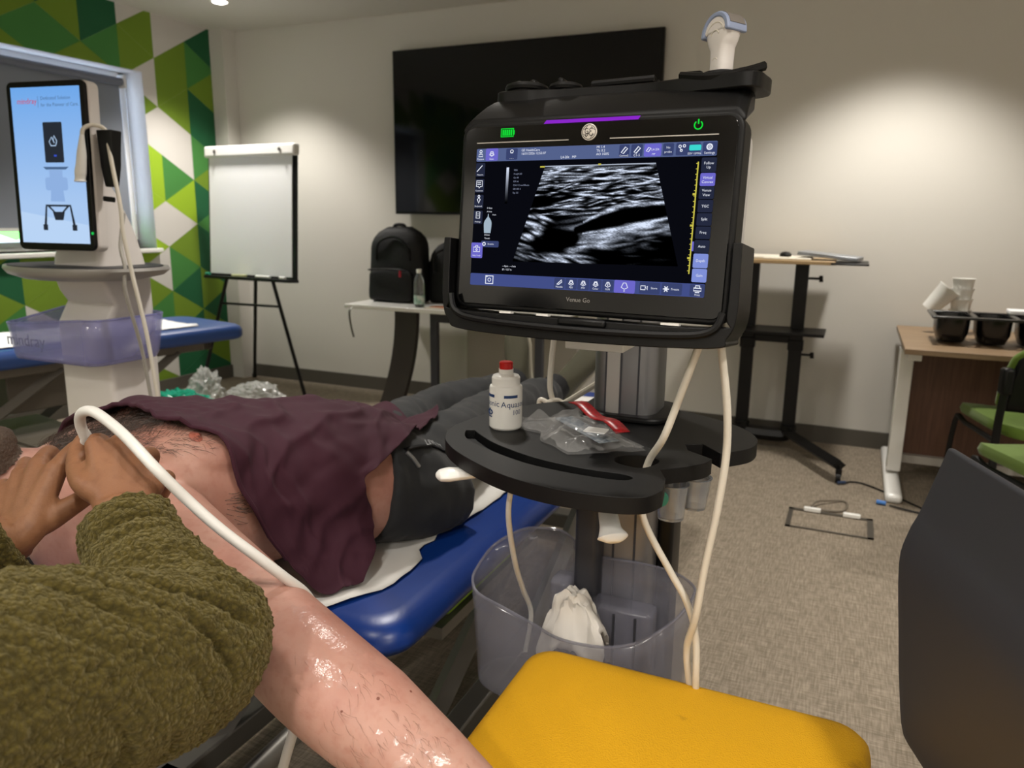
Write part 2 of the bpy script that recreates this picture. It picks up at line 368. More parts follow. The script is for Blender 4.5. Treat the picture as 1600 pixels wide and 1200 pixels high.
# --- side table with bags
t = thing('side_table', 'white topped table by the back wall holding the backpack', 'table', (-2.3, 4.4, 0))
b = B(); b.bx((-3.02, 4.08, .715), (-1.55, 4.72, .742)); b.build('tabletop', M['whitegloss'], t, bevel=.004)
b = B()
out = []
for i in range(13):
    s = i/12; out.append((-2.60-.0*s-.17*s**2.0, .715-.715*s))
w = .085
b.grid([[(x-w+.01*k_, 4.16, z) for k_ in (0,)] + [(x+w*.9, 4.16, z), (x+w*.9, 4.20, z), (x-w, 4.20, z), (x-w, 4.16, z)] for x, z in out])
b.build('curved_leg', mat('dark_brown_grey_metal', '#332f2c', .5), t, bevel=0, sharp=30)
b = B(); b.bx((-2.45, 4.2, 0), (-2.40, 4.24, .715)); b.build('leg', M['dark'], t, bevel=.004)
for x in (-1.7,):
    b = B(); b.bx((x-.025, 4.2, 0), (x+.025, 4.24, .715)); b.build('leg', M['dark'], t, bevel=.004)
b = B(); b.bx((-2.45, 4.2, .645), (-1.7, 4.235, .70)); b.build('frame_rail', M['dark'], t, bevel=.003)
b = B(); b.bx((-2.4, 4.62, .2), (-1.6, 4.635, .70)); b.build('modesty_panel', mat('table_panel', '#a29d93', .6), t)

def bag_mesh(cx, cy, z, w, d, h, top=.7, seed=1):
    secs = []
    for i in range(15):
        s = i/14; zz = z+h*s
        ww = w*(1-.09*abs(s-.3)) ; dd = d*(1-.35*s)
        if s > top: k = (s-top)/(1-top); ww *= math.sqrt(max(0, 1-.8*k**2.3)); dd *= math.sqrt(max(.05, 1-.75*k**2))
        if s < .06: ww *= .93; dd *= .9
        ring = []
        for k in range(40):
            a = 2*math.pi*k/40; e = .55
            x = math.copysign(abs(math.cos(a))**e, math.cos(a))*ww/2; y = math.copysign(abs(math.sin(a))**e, math.sin(a))*dd/2
            nn = noise.noise(Vector((x*9+seed, y*9, zz*9)))*.012+noise.noise(Vector((x*25+seed, y*25, zz*22)))*.004
            ring.append((cx+x*(1+nn*3), cy+y*(1+nn*3), zz+nn*.4))
        secs.append(ring)
    return secs
nylon = mat('black_nylon', '#08080a', .6, bump=(90, .5, .005), spec=.35)
t = thing('backpack', 'bulky black backpack standing on the left of the white table', 'bag', (-2.80, 4.42, .742))
b = B(); b.loft(bag_mesh(-2.80, 4.42, .743, .42, .24, .49)); body = b.build('body', nylon, t, sharp=80)
b = B(); b.loft(bag_mesh(-2.80, 4.30, .755, .34, .07, .21, .75, 3)); b.build('front_pocket', nylon, t, sharp=80)
b = B(); b.tube(smooth_path([(-2.95, 4.262, .955), (-2.8, 4.256, .962), (-2.66, 4.262, .955)]), .006, 6); b.build('pocket_zip', M['black'], t)
b = B(); b.tube([(-2.70, 4.255, .955), (-2.698, 4.25, .915)], .009, 6); lab(b.build('zip_pull', mat('red_cord', '#a2142c', .6), t), 'red zip pull')
b = B(); b.tube(smooth_path([(-2.93, 4.33, 1.02), (-2.9, 4.315, 1.13), (-2.8, 4.33, 1.17), (-2.7, 4.315, 1.13), (-2.67, 4.33, 1.02)]), .008, 6); b.build('main_zip', M['black'], t)
b = B(); b.tube(smooth_path([(-2.85, 4.42, 1.22), (-2.83, 4.42, 1.245), (-2.77, 4.42, 1.245), (-2.75, 4.42, 1.22)]), .011, 8); b.build('top_handle', M['black'], t)
b = B(); b.tube(smooth_path([(-2.96, 4.12, .74), (-2.965, 4.06, .70), (-2.96, 4.065, .6), (-2.945, 4.07, .53)]), .008, 6, flat=.4); b.build('strap_end', M['steelgrey'], t)
t = thing('soft_bag', 'low black soft bag slumped beside the backpack', 'bag', (-2.42, 4.5, .742))
b = B(); b.loft(bag_mesh(-2.42, 4.50, .743, .36, .24, .40, .6, 9)); b.build('body', nylon, t, sharp=80)
b = B(); b.tube(smooth_path([(-2.52, 4.38, .95), (-2.50, 4.365, 1.06), (-2.42, 4.38, 1.10), (-2.34, 4.365, 1.06), (-2.32, 4.38, .95)]), .009, 8); b.build('handle', M['black'], t)
# bottle
clear = mat('clear_plastic', '#eef2f4', .08, trans=.92)
t = thing('water_bottle', 'clear plastic water bottle with a green label in front of the bags', 'bottle', (-2.50, 4.16, .742))
b = B(); b.lathe([(.028, .001), (.033, .008), (.033, .055), (.031, .065), (.033, .075), (.033, .15), (.028, .18), (.014, .205), (.013, .215)], (-2.50, 4.16, .742)); b.build('body', clear, t)
b = B(); b.lathe([(.0338, .02), (.0338, .075)], (-2.50, 4.16, .742)); lab(b.build('label', mat('bottle_label', '#86b5a3', .4, var=(40, '#dfe8e2')), t), 'pale green printed label')
b = B(); b.lathe([(.015, .213), (.016, .235), (.014, .238)], (-2.50, 4.16, .742), 20); b.build('cap', M['whitegloss'], t)
b = B(); b.bx((-2.43, 4.10, .7425), (-2.2, 4.24, .75)); tag(b.build('leaflet', mat('cream_leaflet', '#e3dccb', .6), bevel=.001), 'cream leaflet on the white table beside the water bottle', 'paper')
b = B(); b.bx((-2.40, 4.12, .750), (-2.19, 4.2, .7535)); tag(b.build('booklet', mat('orange_booklet', '#d98a63', .5)), 'orange booklet lying on the cream leaflet', 'booklet')

# --- rolling presentation stand
t = thing('rolling_lectern', 'tall black rolling stand with a small laptop shelf against the back wall', 'stand', (-.38, 4.5, 0))
for x in (-.535, -.272):
    b = B(); b.bx((x-.036, 4.56, .09), (x+.036, 4.60, 1.075)); p = b.build('post', M['blackmetal'], t, bevel=.004)
    b = B(); b.bx((x-.042, 4.552, .58), (x+.042, 4.608, .64)); b.build('post_collar', M['black'], p, bevel=.004)
b = B(); b.bx((-.52, 4.565, .62), (-.29, 4.595, .66)); b.build('cross_rail', M['blackmetal'], t, bevel=.003)
b = B(); b.bx((-.62, 4.36, .69), (-.12, 4.64, .706)); b.build('middle_shelf', M['black'], t, bevel=.003)
b = B(); b.bx((-.61, 4.30, 1.078), (-.10, 4.72, 1.098)); lab(b.build('top_shelf', mat('pale_wood_edge', '#b89c74', .5), t, bevel=.003), 'wood topped shelf')
b = B(); b.bx((-.12, 4.26, 1.082), (.06, 4.62, 1.092)); b.build('side_flap', M['blackmetal'], t, bevel=.003)
b = B(); b.tube(smooth_path([(-.535, 4.58, .14), (-.53, 4.58, .09), (-.49, 4.58, .075), (-.32, 4.58, .075), (-.28, 4.58, .09), (-.272, 4.58, .14)], 4), .055, 8, flat=.8); b.build('base_bar', M['blackmetal'], t)
for x0, x1 in ((-.28, .02), (-.53, -.83)):
    b = B(); b.tube([(x0, 4.56, .1), (x1, 4.06, .088)], .036, 4, flat=.85); lg = b.build('leg', M['blackmetal'], t)
    b = B(); b.cyl((x1-.012, 4.05, .026), (x1+.012, 4.05, .026), .026); b.cyl((x1, 4.06, .03), (x1, 4.06, .09), .008); b.box((x1, 4.055, .055), (.03, .04, .03)); b.build('caster', M['black'], lg)
for x, z in ((-.19, .56), (-.18, .99)):
    b = B(); b.cyl((-.235, 4.57, z), (x, 4.57, z), .007); b.cyl((x, 4.57, z-.002), (x+.02, 4.57, z), .018); b.build('clamp_knob', M['black'], t)
b = B(); b.cyl((-.575, 4.57, .99), (-.6, 4.57, .99), .02); b.build('clamp_knob', M['black'], t)
b = B(); b.box((-.455, 4.48, 1.106), (.24, .32, .016), Matrix()); b.box((-.34, 4.46, 1.104), (.24, .30, .012)); tag(b.build('open_notebook', mat('cream_pages', '#e6dfcf', .7), bevel=.004), 'open cream paged notebook on the rolling stand', 'notebook')
b = B(); b.lathe([(.0, 0), (.03, .004), (.032, .015), (.02, .026), (0, .03)], (-.35, 4.36, 1.112)); tag(b.build('computer_mouse', M['black']), 'small black mouse lying on the open notebook', 'mouse')
lt = Matrix.Translation((-.13, 4.45, 1.118)) @ rot(z=R(-8), y=R(5)); t2 = thing('laptop', 'closed grey laptop at the right edge of the rolling stand', 'laptop', (-.13, 4.45, 1.10))
b = B(lt); b.box((0, 0, 0), (.30, .21, .012)); b.build('base', mat('laptop_grey', '#8b8e93', .4, .4), t2, bevel=.003)
b = B(lt); b.box((0, 0, .010), (.30, .21, .007)); b.build('lid', mat('laptop_lid', '#9ea2a8', .35, .5), t2, bevel=.003)

# --- desk at the right
t = thing('office_desk', 'wood topped desk with white legs in the right corner', 'desk', (1.0, 4.3, 0))
woodm = mat('oak_laminate', '#9c8468', .45, var=((3, 60, 20), '#8a7259'))
wooddk = mat('walnut_panel', '#6a4a38', .5, var=((60, 3, 4), '#57392b'))
b = B(); b.bx((.24, 3.86, .712), (1.85, 4.76, .737)); b.build('desktop', woodm, t, bevel=.002)
b = B(); b.bx((.30, 4.30, .13), (1.8, 4.318, .68)); b.build('modesty_panel', wooddk, t)
for x in (.26, 1.78):
    b = B(); b.bx((x-.02, 4.18, .06), (x+.045, 4.27, .69)); lg = b.build('leg', M['white'], t, bevel=.004)
    b = B(); b.bx((x-.03, 3.84, .0), (x+.045, 4.72, .045)); b.build('foot', M['whitegloss'], lg, bevel=.018, seg=3)
    b = B(); b.bx((x-.0, 3.95, .67), (x+.06, 4.7, .712)); b.build('top_bracket', M['white'], lg, bevel=.003)
b = B(); b.bx((.31, 4.26, .09), (1.78, 4.30, .13)); b.build('lower_rail', mat('pale_rail', '#b7b2aa', .5), t)
# black compartment tray
t = thing('compartment_tray', 'black plastic tray of round compartments on the wood desk', 'tray', (.85, 4.2, .737))
gl_b = mat('black_glossy_plastic', '#0e0e10', .25)
b = B(); ox, oy = .345, 4.06
for i in range(4):
    cx = .445+i*.17
    b.loft([[(cx+.075*q*math.copysign(abs(math.cos(a))**.6, math.cos(a)), 4.2+.12*q*math.copysign(abs(math.sin(a))**.6, math.sin(a)), z) for a in [2*math.pi*k/28 for k in range(28)]] for q, z in ((.35, .74), (.75, .748), (.95, .79), (1.0, .868), (.94, .868), (.88, .79), (.7, .756), (.3, .75))])
b.build('compartments', gl_b, t)
b = B(); y0, y1 = 4.06, 4.34
for i in range(5):
    x = .36+i*.17; b.bx((x-.012, y0, .862), (x+.012, y1, .874))
b.bx((.348, y0-.012, .862), (1.052, y0+.022, .874)); b.bx((.348, y1-.022, .862), (1.052, y1+.012, .874)); b.build('rim', gl_b, t, bevel=.003)
for x, y, z in ():
    pass
def cup(b, T, n=24):
    b.lathe([(.026, 0), (.037, .088), (.039, .090), (.0395, .094), (.036, .094), (.0345, .088), (.025, .004)], n=n, T=T)
cm = mat('paper_cup_white', '#ecebe6', .45)
for i in range(4):
    b = B(); cup(b, Matrix.Translation((.51, 4.52, .738+i*.052+(.003 if i else 0)))@ Matrix.Scale(1.35, 4)); 
    tag(b.build('paper_cup', cm), ['white paper cup at the bottom of the cup stack', 'second white paper cup up the cup stack', 'third white paper cup up the cup stack', 'white paper cup on top of the cup stack'][i], 'cup', 'stacked paper cups on the desk')
b = B(); cup(b, Matrix.Translation((.365, 4.50, .86)) @ rot(y=R(38)) @ Matrix.Scale(1.5, 4)); tag(b.build('paper_cup', cm), 'white paper cup lying tipped against the cup stack', 'cup')
b = B(); b.box((.77, 4.33, .885), (.16, .1, .02), rot()); tag(b.build('paper_packet', M['paper'], bevel=.004), 'small white paper packet lying on the compartment tray', 'packet')

# --- green chairs
def green_chair(label, x, y, rz):
    t = thing('visitor_chair', label, 'chair', (x, y, 0), 'green visitor chairs by the desk', rz)
    T = Matrix.Translation((x, y, 0)) @ Matrix.Rotation(rz, 4, 'Z')
    gmat = M.setdefault('chairgreen', mat('green_upholstery', '#57711a', .85, bump=(600, .3, .001), sheen=.2))
    o = rrect(.47, .46, .1, 6)
    b = B(T); b.loft([[(px*q, py*q, z+.03*(abs(px)/.235)**3) for px, py in o] for q, z in ((.8, .42), (.97, .425), (1.0, .445), (.97, .468), (.7, .474), (.1, .472))]); b.build('seat', gmat, t, sharp=60)
    P = []
    for i in range(17):
        u = -1+i/8
        P.append([(.235*u*(1-.25*max(0, v-.5)), .22+.03*v-.05*u*u+.0, .56+.30*v*(1-.28*abs(u)**2.5)) for v in [k/8 for k in range(9)]])
    b = B(T); b.grid(P); b.build('backrest', gmat, t, solid=.04, sharp=80, sub=1)
    b = B(T); b.grid([[(p[0]*.93, p[1]+.026, p[2]-.012) for p in r] for r in P]); b.build('back_shell', M['black'], t, solid=.012, sharp=80)
    for sx in (-1, 1):
        b = B(T); b.tube(smooth_path([(sx*.23, .25, .0), (sx*.235, .23, .42), (sx*.235, .24, .60), (sx*.228, .245, .70)], 4), .012, 8, flat=1.4); b.build('leg', M['blackmetal'], t)
        b = B(T); b.tube(smooth_path([(sx*.23, -.24, .0), (sx*.225, -.2, .40), (sx*.22, -.1, .415), (sx*.225, .2, .415)], 4), .012, 8); b.build('leg', M['blackmetal'], t)
        b = B(T); b.box((sx*.235, .245, .68), (.045, .05, .11)); b.build('back_bracket', M['black'], t, bevel=.012)
    return t
green_chair('green upholstered chair pulled up to the wood desk', .76, 3.85, R(195))
green_chair('green upholstered chair in front of the chair at the wood desk', .76, 3.17, R(205))

# --- floor box, its leads, cable by the desk foot
t = thing('floor_socket_box', 'carpet covered floor socket box with white flip outlets', 'socket', (0, 3.45, 0))
fr = mat('grey_trim_metal', '#5d5850', .4, .5)
b = B(); x0, x1, y0, y1 = -.175, .178, 3.335, 3.575
for a_, c_ in (((x0, y0), (x1, y0+.012)), ((x0, y1-.022), (x1, y1)), ((x0, y0), (x0+.02, y1)), ((x1-.024, y0), (x1, y1))): b.bx((*a_, .0005), (*c_, .005))
b.build('trim_frame', fr, t)
for x in (-.075, .09):
    b = B(); b.box((x, 3.562, .012), (.072, .022, .018)); b.build('outlet_flap', M['whitegloss'], t, bevel=.003)
cabg = mat('grey_cable', '#6e6558', .5)
b = B(); b.tube(smooth_path([(-.08, 3.60, .012), (-.06, 3.66, .02), (.0, 3.72, .012), (.05, 3.76, .006), (.07, 3.72, .005), (.05, 3.62, .005), (-.04, 3.58, .01), (-.06, 3.575, .02)]), .005, 8); tag(b.build('floor_lead', cabg), 'grey power lead looping out of the floor socket box', 'cable')
b = B(); b.tube(smooth_path([(.04, 4.02, .008), (.1, 4.08, .006), (.2, 4.02, .006)] + [(.21, 4.02, .006), (.3, 3.98, .006), (.42, 3.86, .006), (.43, 3.76, .006), (.33, 3.76, .006), (.25, 3.79, .008)][3:]), .004, 8)
ct = thing('network_cable', 'black network cable with blue plugs around the white desk foot', 'cable', (.3, 3.9, 0))
b.build('lead', M['black'], ct)
pb = mat('blue_plug', '#3b78c4', .4)
b = B(); b.tube([(.235, 3.797, .012), (.195, 3.805, .012)], .010, 8); b.build('plug', pb, ct)
b = B(); b.tube([(.02, 4.01, .012), (.055, 4.035, .012)], .008, 8); b.build('plug', mat('dark_blue_plug', '#2b3d5c', .4), ct)
# ================================================================== ultrasound machine on its cart (foreground)
xa = Vector((.99859453, -.05299971, 0)); ya_ = Vector((.0055653, .10485856, .99447157)); na = Vector((-.0527067, -.99307387, .10500615))
SO = Vector((-.344, 1.005, 1.300))
D = Matrix(((xa.x, ya_.x, na.x, SO.x), (xa.y, ya_.y, na.y, SO.y), (xa.z, ya_.z, na.z, SO.z), (0, 0, 0, 1)))   # monitor space: x right, y up, z to the viewer
MM = D @ Matrix.Scale(.001, 4)                                                                                      # the same in millimetres
cart = thing('ultrasound_machine', 'black ultrasound machine with its lit scan screen on a wheeled cart', 'ultrasound machine', (-.364, 1.30, 0))
b = B(D); b.prism(rrect(.402, .266, .022, 6, .002, .0015), -.05, -.003); mon = b.build('monitor', M['blackmat'], cart, bevel=.004, seg=3)
b = B(D); b.prism(rrect(.388, .252, .014, 6, .002, .0015), -.004, 0.0); b.build('glass_front', mat('bezel_glass', '#060607', .12), mon, bevel=.001)
b = B(D); b.prism(rrect(.394, .256, .03, 6, .004, .004), -.085, -.045); b.build('rear_shell', mat('pale_grey_shell', '#c9c7c4', .45), mon, bevel=.012, seg=3)
# slanted hood
b = B(D); secs = []
for s in range(7):
    t_ = s/6; z = -.004-.080*t_; top = .138+.045*t_+.012*math.sin(math.pi*t_); bot = .120+.03*t_
    xl = -.199+.030*t_; xr = .203-.006*t_
    secs.append([(xl+.012, top, z), (xl, top-.012, z), (xl, bot, z), (xr, bot, z), (xr, top-.012, z), (xr-.012, top, z)])
b.loft(secs); b.build('hood', M['blackmat'], mon, sharp=30, bevel=.004)
# probe holder plate on the hood
def P2(o, y0, y1, mx):  # prism in the x/z plane of monitor space
    n = len(o); vs = [(x, y0+mx*(z+.06), z) for x, z in o]+[(x, y1+mx*(z+.06), z) for x, z in o]
    return vs, [tuple(range(n)), tuple(range(n, 2*n))[::-1]]+[(i, n+i, n+(i+1) % n, (i+1) % n) for i in range(n)]
o = [(p.x, p.y) for p in smooth_path([(-.178, -.075, 0), (-.165, -.048, 0), (-.12, -.045, 0), (-.085, -.056, 0), (-.03, -.06, 0), (.05, -.06, 0), (.10, -.045, 0), (.16, -.028, 0), (.203, -.02, 0), (.212, -.06, 0), (.2, -.13, 0), (.1, -.15, 0), (-.1, -.15, 0), (-.17, -.13, 0)], 5, True)]
b = B(D); b.add(*P2(o, .170, .190, -.12)); pl = b.build('probe_holder', M['black'], cart, sharp=30, bevel=.002)
for cx, cz, r_, nm in ((-.135, -.075, .028, 'holder_ring'), (-.075, -.082, .020, 'holder_ring'), (.150, -.085, .024, 'holder_ring')):
    b = B(D); ring = [(cx+r_*math.cos(a), .196, cz+r_*.9*math.sin(a)) for a in [2*math.pi*k/28 for k in range(28)]]
    b.tube(ring, .0055, 8, closed=True); b.lathe([(r_*.95, 0), (r_*.8, -.03)], n=28, T=Matrix.Translation((cx, .194, cz)) @ rot(x=R(-90))); b.build(nm, M['blackmat'], pl)
for cx in (-.145, -.122, -.078): 
    b = B(D); b.box((cx, .197, -.075), (.009, .022, .02)); b.build('holder_insert', M['black'], pl, bevel=.003)
b = B(D); b.tube([(-.03, .197, -.075), (.06, .199, -.075), (.06, .199, -.10), (-.03, .197, -.10)], .005, 8, closed=True); b.build('slot_rim', M['blackmat'], pl)
b = B(D); b.tube(smooth_path([(.105, .192, -.05), (.15, .184, -.036), (.19, .188, -.036), (.210, .197, -.05)], 6), .006, 8, flat=1.2); b.build('front_lip', M['black'], pl)
for x0_, x1_ in ((.10, .130), (.172, .188)):
    b = B(D); b.box(((x0_+x1_)/2, .193, -.085), (x1_-x0_, .018, .05)); b.build('holder_insert', M['black'], pl, bevel=.005)
# cradle
b = B(D)
outer = [(p.x, p.y) for p in smooth_path([(-.213, -.03, 0), (-.2135, -.06, 0), (-.211, -.122, 0), (-.2, -.150, 0), (-.172, -.163, 0), (0, -.167, 0), (.185, -.161, 0), (.207, -.147, 0), (.217, -.12, 0), (.2165, -.06, 0), (.2155, -.028, 0)], 5)]
inner = [(p.x, p.y) for p in smooth_path([(.204, -.028, 0), (.204, -.118, 0), (.192, -.134, 0), (0, -.136, 0), (-.185, -.134, 0), (-.200, -.118, 0), (-.202, -.03, 0)], 5)]
b.prism(outer+inner, -.075, .012); crd = b.build('cradle', M['black'], cart, bevel=.003, sharp=30)
b = B(D); b.tube(smooth_path([(-.197, -.112, .012), (-.185, -.136, .016), (-.14, -.146, .018), (0, -.15, .019), (.14, -.147, .018), (.188, -.138, .016), (.2, -.115, .012)], 6), .005, 8); b.build('front_lip', M['blackmat'], crd)
b = B(D); b.box((.013, -.140, .014), (.07, .012, .01)); b.build('release_catch', M['black'], crd, bevel=.004)
for x in (-.105, -.047, .134):  # white boxes stand in for light showing through the cradle gaps
    b = B(D); b.box((x, -.1335, .008), (.018 if x < 0 else .024, .0028, .010)); lab(b.build('pad', M['white'], crd), 'white box standing in for a bright slit of light in the cradle gap')
b = B(D); b.box((.0, -.05, -.10), (.12, .16, .04)); b.build('tilt_mount', M['dark'], cart, bevel=.01)
b = B(); b.box((-.37, 1.185, 1.103), (.098, .07, .018)); lab(b.build('label_plate', M['white'], cart, bevel=.002), 'white plate under the monitor')

# ---- bezel marks
E_ = lambda nm, c, s=1.0: glow(nm, c, s)
ui_white = E_('ui_white', '#e8ecf8', 1.0); ui_dim = E_('ui_dim', '#8e96b0', .9)
silver = mat('bezel_silver', '#b8b4ae', .35, .4)
b = B(MM); b.loft([[(-68, 127.5, .6), (67, 127.5, .6), (70, 132, .6), (-64, 132, .6)], [(-68, 127.5, 1.2), (67, 127.5, 1.2), (70, 132, 1.2), (-64, 132, 1.2)]]); b.build('purple_light_bar', glow('purple_led', '#8a28c8', 1.0), mon)
b = B(MM); b.box((-101, 105, .3), (143, 1.4, .5)); b.box((101, 105, .3), (143, 1.4, .5)); b.build('trim_line', silver, mon)
# round silver emblem with a script monogram
b = B(MM); b.lathe([(0, 0), (11, 0), (11, 1.4), (10.2, 1.8), (0, 1.8)], (0, 114, 0), 40); em = b.build('emblem', mat('emblem_silver', '#d6d0c6', .35, .1), mon)
dk = mat('emblem_ink', '#3a3632', .4)
b = B(MM)
def ink(pts, w=.55): b.tube(smooth_path([(x, 114+y, 1.9) for x, y in pts], 6), w, 6, flat=.5, ref=(0, 0, 1))
b.tube([(9.3*math.cos(a), 114+9.3*math.sin(a), 1.9) for a in [2*math.pi*k/36 for k in range(36)]], .45, 6, closed=True)
ink([(-1.2, 3.6), (-3.4, 4.8), (-5.6, 2.6), (-5.4, -.8), (-3.2, -2.2), (-1.4, -.4), (-2, 1.2), (-3.6, .6)])
ink([(-1.6, -.6), (-1.4, -3.6), (-3.2, -5.2), (-5.2, -4), (-3.6, -2.6), (-.6, -2.2), (.8, 0)])
ink([(4.4, 3.6), (2.6, 5), (.8, 3.4), (1.8, 1.4), (3.6, 1.0), (1.4, .4), (.4, -2.2), (2.2, -4.6), (4.6, -4), (5.8, -1.6)])
for q in range(4):
    a = q*math.pi/2+math.pi/4; ink([(8.9*math.cos(a-.5), 8.9*math.sin(a-.5)), (7*math.cos(a-.15), 7*math.sin(a-.15)), (7.6*math.cos(a+.3), 7.6*math.sin(a+.3)), (6.4*math.cos(a+.25), 6.4*math.sin(a+.25))], .4)
b.build('emblem_script', dk, em)
grn = glow('green_led', '#16d838', 1.0)
b = B(MM)
for c_, d_ in (((-124, 123.4, .5), (19, 1.2, .4)), ((-124, 112.6, .5), (19, 1.2, .4)), ((-133.6, 118, .5), (1.2, 12, .4)), ((-114.6, 118, .5), (1.2, 12, .4)), ((-113.4, 118, .5), (1.6, 6, .4))): b.box(c_, d_)
for k in range(5): b.box((-130.5+k*3.2, 118, .5), (2.4, 8, .4))
b.build('battery_light', grn, mon)
b = B(MM); b.tube([(146+5*math.cos(a), 117+5*math.sin(a), .5) for a in [R(125)+R(290)*k/20 for k in range(21)]], .9, 6, flat=.5, ref=(0, 0, 1)); b.box((146, 121.3, .5), (1.7, 6, .6)); b.build('power_light', grn, mon)
b = B(MM); b.text('Venue Go', 8.6, Matrix.Translation((0, -110, .15))); b.build('bezel_lettering', mat('bezel_print', '#8d8a86', .5), mon, flat=True)

# ---- screen picture: flat lit layers on the glass
b = B(MM); b.bx((-172, -97, .0), (172, 97, .25)); scr = b.build('screen', glow('screen_black', '#0a0b12', .9), mon, flat=True)
def quads(name, lst, m, z=.4):
    for x0_, y0_, x1_, y1_ in lst:
        q = B(MM); q.prism(rrect(x1_-x0_, y1_-y0_, min(1.6, (x1_-x0_)*.2, (y1_-y0_)*.2), 2, (x0_+x1_)/2, (y0_+y1_)/2), z-.12, z); q.build(name[:-1] if name.endswith('s') else name, m, scr, flat=True)
quads('toolbar', [(-172, 79, 172, 97)], glow('bar_blue', '#56648f', .95)); quads('toolbar', [(-172, -97, 172, -80)], glow('bar_blue2', '#44508a', .95))
slate = glow('ui_slate', '#262b40', .95); slate2 = glow('ui_slate_blue', '#3b4570', .95); violet = glow('ui_violet', '#6c67c9', 1.0); ltblue = glow('ui_light_blue', '#7f8fd6', 1.0)
quads('side_buttons', [(-172, 58+k*-22.4, -157, 77+k*-22.4) for k in range(4)]+[(154, 59, 173, 77)]+[(154, 26, 173, 41.5), (154, 9.5, 173, 25), (154, -7, 173, 8.5), (154, -23.5, 173, -8), (154, -41, 173, -25)], slate, .55)
quads('side_buttons', [(-157, -42, -128, -33)], slate2, .55)
quads('bar_buttons', [(44, 80.5, 58, 96), (60.5, 80.5, 76, 96), (103, 80.5, 117, 96), (120, 80.5, 151, 96), (154, 80.5, 172, 96), (-124, 80.5, -106, 96), (-37, -96, -21, -81), (-20, -96, -3, -81), (-2, -96, 15, -81), (16, -96, 33, -81), (34, -96, 50, -81), (86, -96, 114, -81), (116, -96, 143, -81), (153, -96, 172, -81)], slate2, .55)
quads('active_buttons', [(-157, 80, -137, 97), (78, 80, 101, 96), (154, 42, 173, 58), (-173, -58, -154, -36), (51, -97, 80, -80)], violet, .6)
quads('active_buttons', [(154, -60, 173, -42), (154, -78, 173, -61)], ltblue, .6)
quads('battery_fill', [(137, 86, 152, 93)], glow('ui_teal', '#3cd6cf', 1.0), .62)
# ruler
yel = glow('ui_yellow', '#c9c04c', 1.0); q = B(MM); q.box((150, 2, .5), (1.6, 140, .3))
for k in range(21): q.box((148.8, 70-k*6.7, .5), (2.4, .9, .3))
for y in (32, -7, -48): q.box((148.2, y, .5), (4, 2.6, .3))
q.build('depth_ruler', yel, scr, flat=True); q = B(MM); q.box((-66, 70, .5), (7, 2, .3)); q.build('side_marker', yel, scr, flat=True); q = B(MM); q.box((18, 71.5, .6), (4, 2, .3)); q.build('centre_marker', yel, scr, flat=True)
q = B(MM); q.box((152, -33, .5), (2.4, 12, .3)); q.build('depth_marker', violet, scr, flat=True)
# grey bar
def vcol_mat(name, strength):
    m = bpy.data.materials.new(name); m.use_nodes = True; nt = m.node_tree; nt.nodes.clear()
    e = nt.nodes.new('ShaderNodeEmission'); o_ = nt.nodes.new('ShaderNodeOutputMaterial'); a = nt.nodes.new('ShaderNodeAttribute'); a.attribute_name = 'picture'
    e.inputs[1].default_value = strength; nt.links.new(a.outputs['Color'], e.inputs[0]); nt.links.new(e.outputs[0], o_.inputs[0]); return m
def picture(name, NU, NV, pos, img, z, parent, T):
    """flat grid whose vertex colours hold the displayed picture (linear rgb)"""
    q = B(T); q.grid([[(*pos(i/(NU-1), j/(NV-1)), z) for j in range(NV)] for i in range(NU)])
    o_ = q.build(name, vcol_mat(name+'_light', 1.0), parent, flat=True)
    at = o_.data.color_attributes.new('picture', 'FLOAT_COLOR', 'POINT')
    a = np.ones((NU*NV, 4), np.float32); a[:, :3] = img.reshape(-1, 3); at.data.foreach_set('color', a.ravel()); return o_
g_ = np.linspace(1, 0, 24)[None, :]**2*np.ones((3, 1)); picture('grey_scale', 3, 24, lambda u, v: (-122+u*4, 70-50*v), np.stack([g_*.75, g_*.82, g_], -1), .5, scr, MM)
# the scan itself: sector with bright fascia streaks and a dark vessel
NU, NV = 230, 150
u, v = np.meshgrid(np.linspace(0, 1, NU), np.linspace(0, 1, NV), indexing='ij')
rng = np.random.default_rng(4)
TLs, TRs, BRs, BLs = (-62, 71), (95, 72), (135, -59), (-104, -61)
def spos(a, c): 
    return (TLs[0]+(TRs[0]-TLs[0])*a)*(1-c)+(BLs[0]+(BRs[0]-BLs[0])*a)*c, (TLs[1]+(TRs[1]-TLs[1])*a)*(1-c)+(BLs[1]+(BRs[1]-BLs[1])*a)*c
X, Y = spos(u, v)
img = np.full_like(u, .012)
def streak(cx, cy, ln, th, ang, amp):
    global img
    ca, sa = math.cos(ang), math.sin(ang); dx, dy = X-cx, Y-cy; a = dx*ca+dy*sa; c = -dx*sa+dy*ca+.0022*a*a*math.sin(cx)
    img += amp*np.exp(-(a/ln)**2-(c/th)**2)
for _ in range(300):
    cx, cy = rng.uniform(-85, 118), rng.uniform(5, 70)
    den = .5 if cx < -30 and cy < 50 else 1
    if rng.random() > den: continue
    streak(cx, cy, rng.uniform(3, 12), rng.uniform(.45, .95), rng.normal(.06, .12), rng.uniform(.2, 1.0))
for cy, ang in ((66, -.01), (60, .0), (54, .02)):
    for cx in np.arange(-55, 100, 26): streak(cx+rng.uniform(-6, 6), cy+rng.uniform(-2, 2), rng.uniform(10, 18), 1.1, ang+rng.normal(0, .06), rng.uniform(.25, .7))
for _ in range(110):
    cx = rng.uniform(-20, 125); cy = -18+.22*cx*.5+rng.normal(-6, 15); streak(cx, cy, rng.uniform(5, 18), rng.uniform(1, 2.6), rng.normal(.12, .12), rng.uniform(.12, .5))
